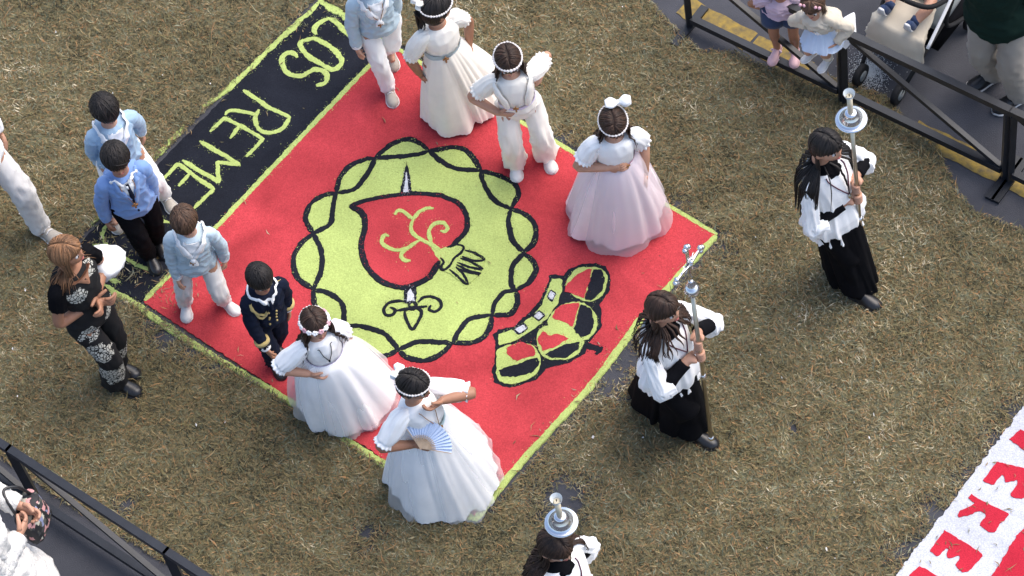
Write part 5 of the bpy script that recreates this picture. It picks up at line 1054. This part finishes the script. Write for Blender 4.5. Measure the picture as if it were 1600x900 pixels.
# -- person in crochet at the lower left
p = Person('person in white crochet top behind the barrier carrying a bag', 1.64, ((30, 985), (60, 1000)), (-48, 790), (.85, -.2), True, seed=33, hands=[dict(px=(28, 838), z=.98, pole=(1, -.6, -.2), curl=.8), dict(px=(30, 790), z=1.0, pole=(1, -.6, -.2), curl=.8)])
p.hairmat = 'hair_brown'; p.body(); p.trousers('crochet', r=(.066, .056, .05)); p.shoes('shoe_white'); p.shirt('crochet', 'crochet_top', t0=-.55, off=.04, flare=.10, r=(.075, .05, .04), amp=.010); p.hair('hair_brown', 'long', length=.25, n=120)
def bag():
    C = at((48, 806), .86); t = empty('patchwork_bag', C, 'patchwork printed bag hanging behind the barrier', 'bag'); e1 = gdir((48, 806), (.35, -1)); e2 = gdir((48, 806), (1, .3)); mb = MB(); w = Waves(44); G = []
    for i in range(12):
        v = i/11; row = []
        for a in np.arange(28)/28*6.28318: r = np.array([abs(math.cos(a))**.5*math.copysign(1, math.cos(a)), abs(math.sin(a))**.7*math.copysign(1, math.sin(a))]); k = 1+.05*float(w([math.cos(a), math.sin(a), v])); row.append(C+e1*r[0]*.115*k+e2*r[1]*(.05+.02*math.sin(v*3))*k+Z3v*(.10-.2*v)*1.0+e2*.03*v)
        G.append(row)
    mb.grid(np.array(G)[::-1]); mb.build('bag_body', M['bag_print'], t)
    q = MB(); q.tube([C+e1*.09+Z3v*.09, C+e1*.06+Z3v*.2-e2*.05, C-e2*.10+Z3v*.24, C-e1*.06+Z3v*.2-e2*.05, C-e1*.09+Z3v*.09], .009, 8, 24); q.build('handle', M['shoe_black'], t)
bag()
# -- buggy with baby
def buggy():
    C = at((1428, 75), 0); f = gdir((1428, 75), (-.62, .78)); r = np.cross(f, Z3v); W = lambda x, y, z: C+r*x+f*y+Z3v*z
    t = empty('baby_buggy', C, 'black baby buggy with cream footmuff and white side tube', 'buggy'); P = lambda mb, n, m, sm=True, par=t: mb.build(n, M[m], par, sm, org=np.array(t.location))
    for x, y, rr in ((.14, .40, .075), (-.14, .40, .075), (.22, -.34, .095), (-.22, -.34, .095)):
        q = MB(); c = W(x, y, rr); q.tube([c-r*.02, c-r*.016, c+r*.016, c+r*.02], [rr*.86, rr, rr, rr*.86], 24); wo = P(q, 'wheel', 'rubber'); q = MB(); q.tube([c-r*.023, c+r*.023], rr*.5, 16); P(q, 'hub', 'grey_cloth', par=wo)
    for sx in (-1, 1):
        P(MB().tube([W(sx*.2, -.34, .1), W(sx*.22, -.02, .42), W(sx*.23, -.46, .98)], .014, 10, 20), 'frame_tube', 'rubber'); P(MB().tube([W(sx*.15, .40, .08), W(sx*.21, .0, .40)], .014, 10), 'front_leg', 'rubber')
    P(MB().tube([W(-.235, .22, .40), W(-.24, -.04, .62), W(-.24, -.30, .86)], .011, 10, 20), 'side_tube', 'white')
    P(MB().tube([W(-.23, -.06, .60), W(-.14, .10, .62), W(.14, .10, .62), W(.23, -.06, .60)], .016, 10, 24), 'bumper_bar', 'rubber')
    q = MB(); q.box(W(0, -.14, .40), r*.2, f*.17+Z3v*-.03, Z3v*.035); P(q, 'seat', 'grey_cloth'); q = MB(); q.box(W(0, -.36, .62), r*.19, Z3v*.26-f*.12, f*.03); P(q, 'backrest', 'maroon'); q = MB(); q.box(W(0, -.18, .20), r*.19, f*.2, Z3v*.08); P(q, 'basket', 'black_cloth')
    mb = MB(); w = Waves(71); G = []
    for i in range(26):
        v = i/25; y = -.02+.22*math.sin(min(1, v*1.5)*1.57)+.03*v; z = .46-.05*math.sin(v*3)-max(0, v-.45)*.50; hw = .135+.03*math.sin(v*2.6)+.05*v-.10*max(0, v-.8); row = []
        for a in np.arange(30)/30*6.28318: k = 1+.11*float(ridge(w, [math.cos(a)*1.6, math.sin(a)*1.6, v*2.2])); row.append(W(hw*math.cos(a)*k, y+.045*math.sin(a)*k, z+.028*math.sin(a)*k))
        G.append(row)
    mb.grid(np.array(G)); P(mb, 'footmuff', 'cream')
    return W, f, r
W, f, r = buggy()
def baby(W, f, r):
    c = W(0, -.2, .5); t = empty('person', W(0, -.18, .44), 'baby in grey romper with navy and white shoes sitting in the buggy', 'person'); b = MB()
    b.tube([W(0, -.17, .48), W(0, -.22, .58), W(0, -.28, .68), W(0, -.30, .72)], [.075, .085, .07, .035], 16, 14); b.ball(W(0, -.31, .80), (.075, .085, .09), None, 18, 14); b.ball(W(0, -.22, .79), .014)
    for sx, yy in ((1, .0), (-1, .02)):
        k = W(sx*.13, .02+yy, .55); a = W(sx*.10, .14+yy, .50); b.tube([W(sx*.05, -.16, .49), W(sx*.09, -.06, .545), k, k*.4+a*.6, a], [.05, .046, .036, .033, .024], 12, 18)
        e = W(sx*.15, -.15, .58); h = W(sx*.09, -.04, .61); b.tube([W(sx*.08, -.27, .68), e, h], [.032, .026, .02], 10, 12); b.ball(h+f*.03, (.022, .026, .014))
        for j in range(4): b.tube([h+f*.045+r*(j-1.5)*.010, h+f*.07+r*(j-1.5)*.013-Z3v*.006], [.006, .005], 6)
    V, F = remesh(b, 'body', .006); mb = MB(); mb.add(V, F); P = lambda mb, n, m: mb.build(n, M[m], t, True, org=np.array(t.location)); P(mb, 'body', 'skin')
    for sx, yy in ((1, .0), (-1, .02)):
        a = W(sx*.10, .14+yy, .50); q = MB(); q.tube([a-f*.035+Z3v*.012, a+f*.005], [.031, .031], 14); P(q, 'sock', 'denim'); q = MB(); q.tube([a-f*.01-Z3v*.01, a+f*.03+Z3v*.0, a+f*.05+Z3v*.035, a+f*.055+Z3v*.065], [.026, .032, .030, .018], 14, 14); so_ = P(q, 'shoe', 'denim'); q = MB(); q.tube([a+f*.045-Z3v*.014, a+f*.075+Z3v*.02, a+f*.078+Z3v*.07], [(.026, .010), (.031, .010), (.02, .008)], 12, 10, up=f); P(q, 'sole', 'shoe_white')
    q = MB(); q.tube([W(0, -.12, .49), W(0, -.20, .58), W(0, -.28, .69)], [.085, .094, .075], 18, 14); P(q, 'romper', 'grey_cloth')
    q = MB(); q.ball(W(0, -.325, .815), (.079, .085, .085), None, 18, 12); P(q, 'hair', 'hair_mid')
baby(W, f, r)
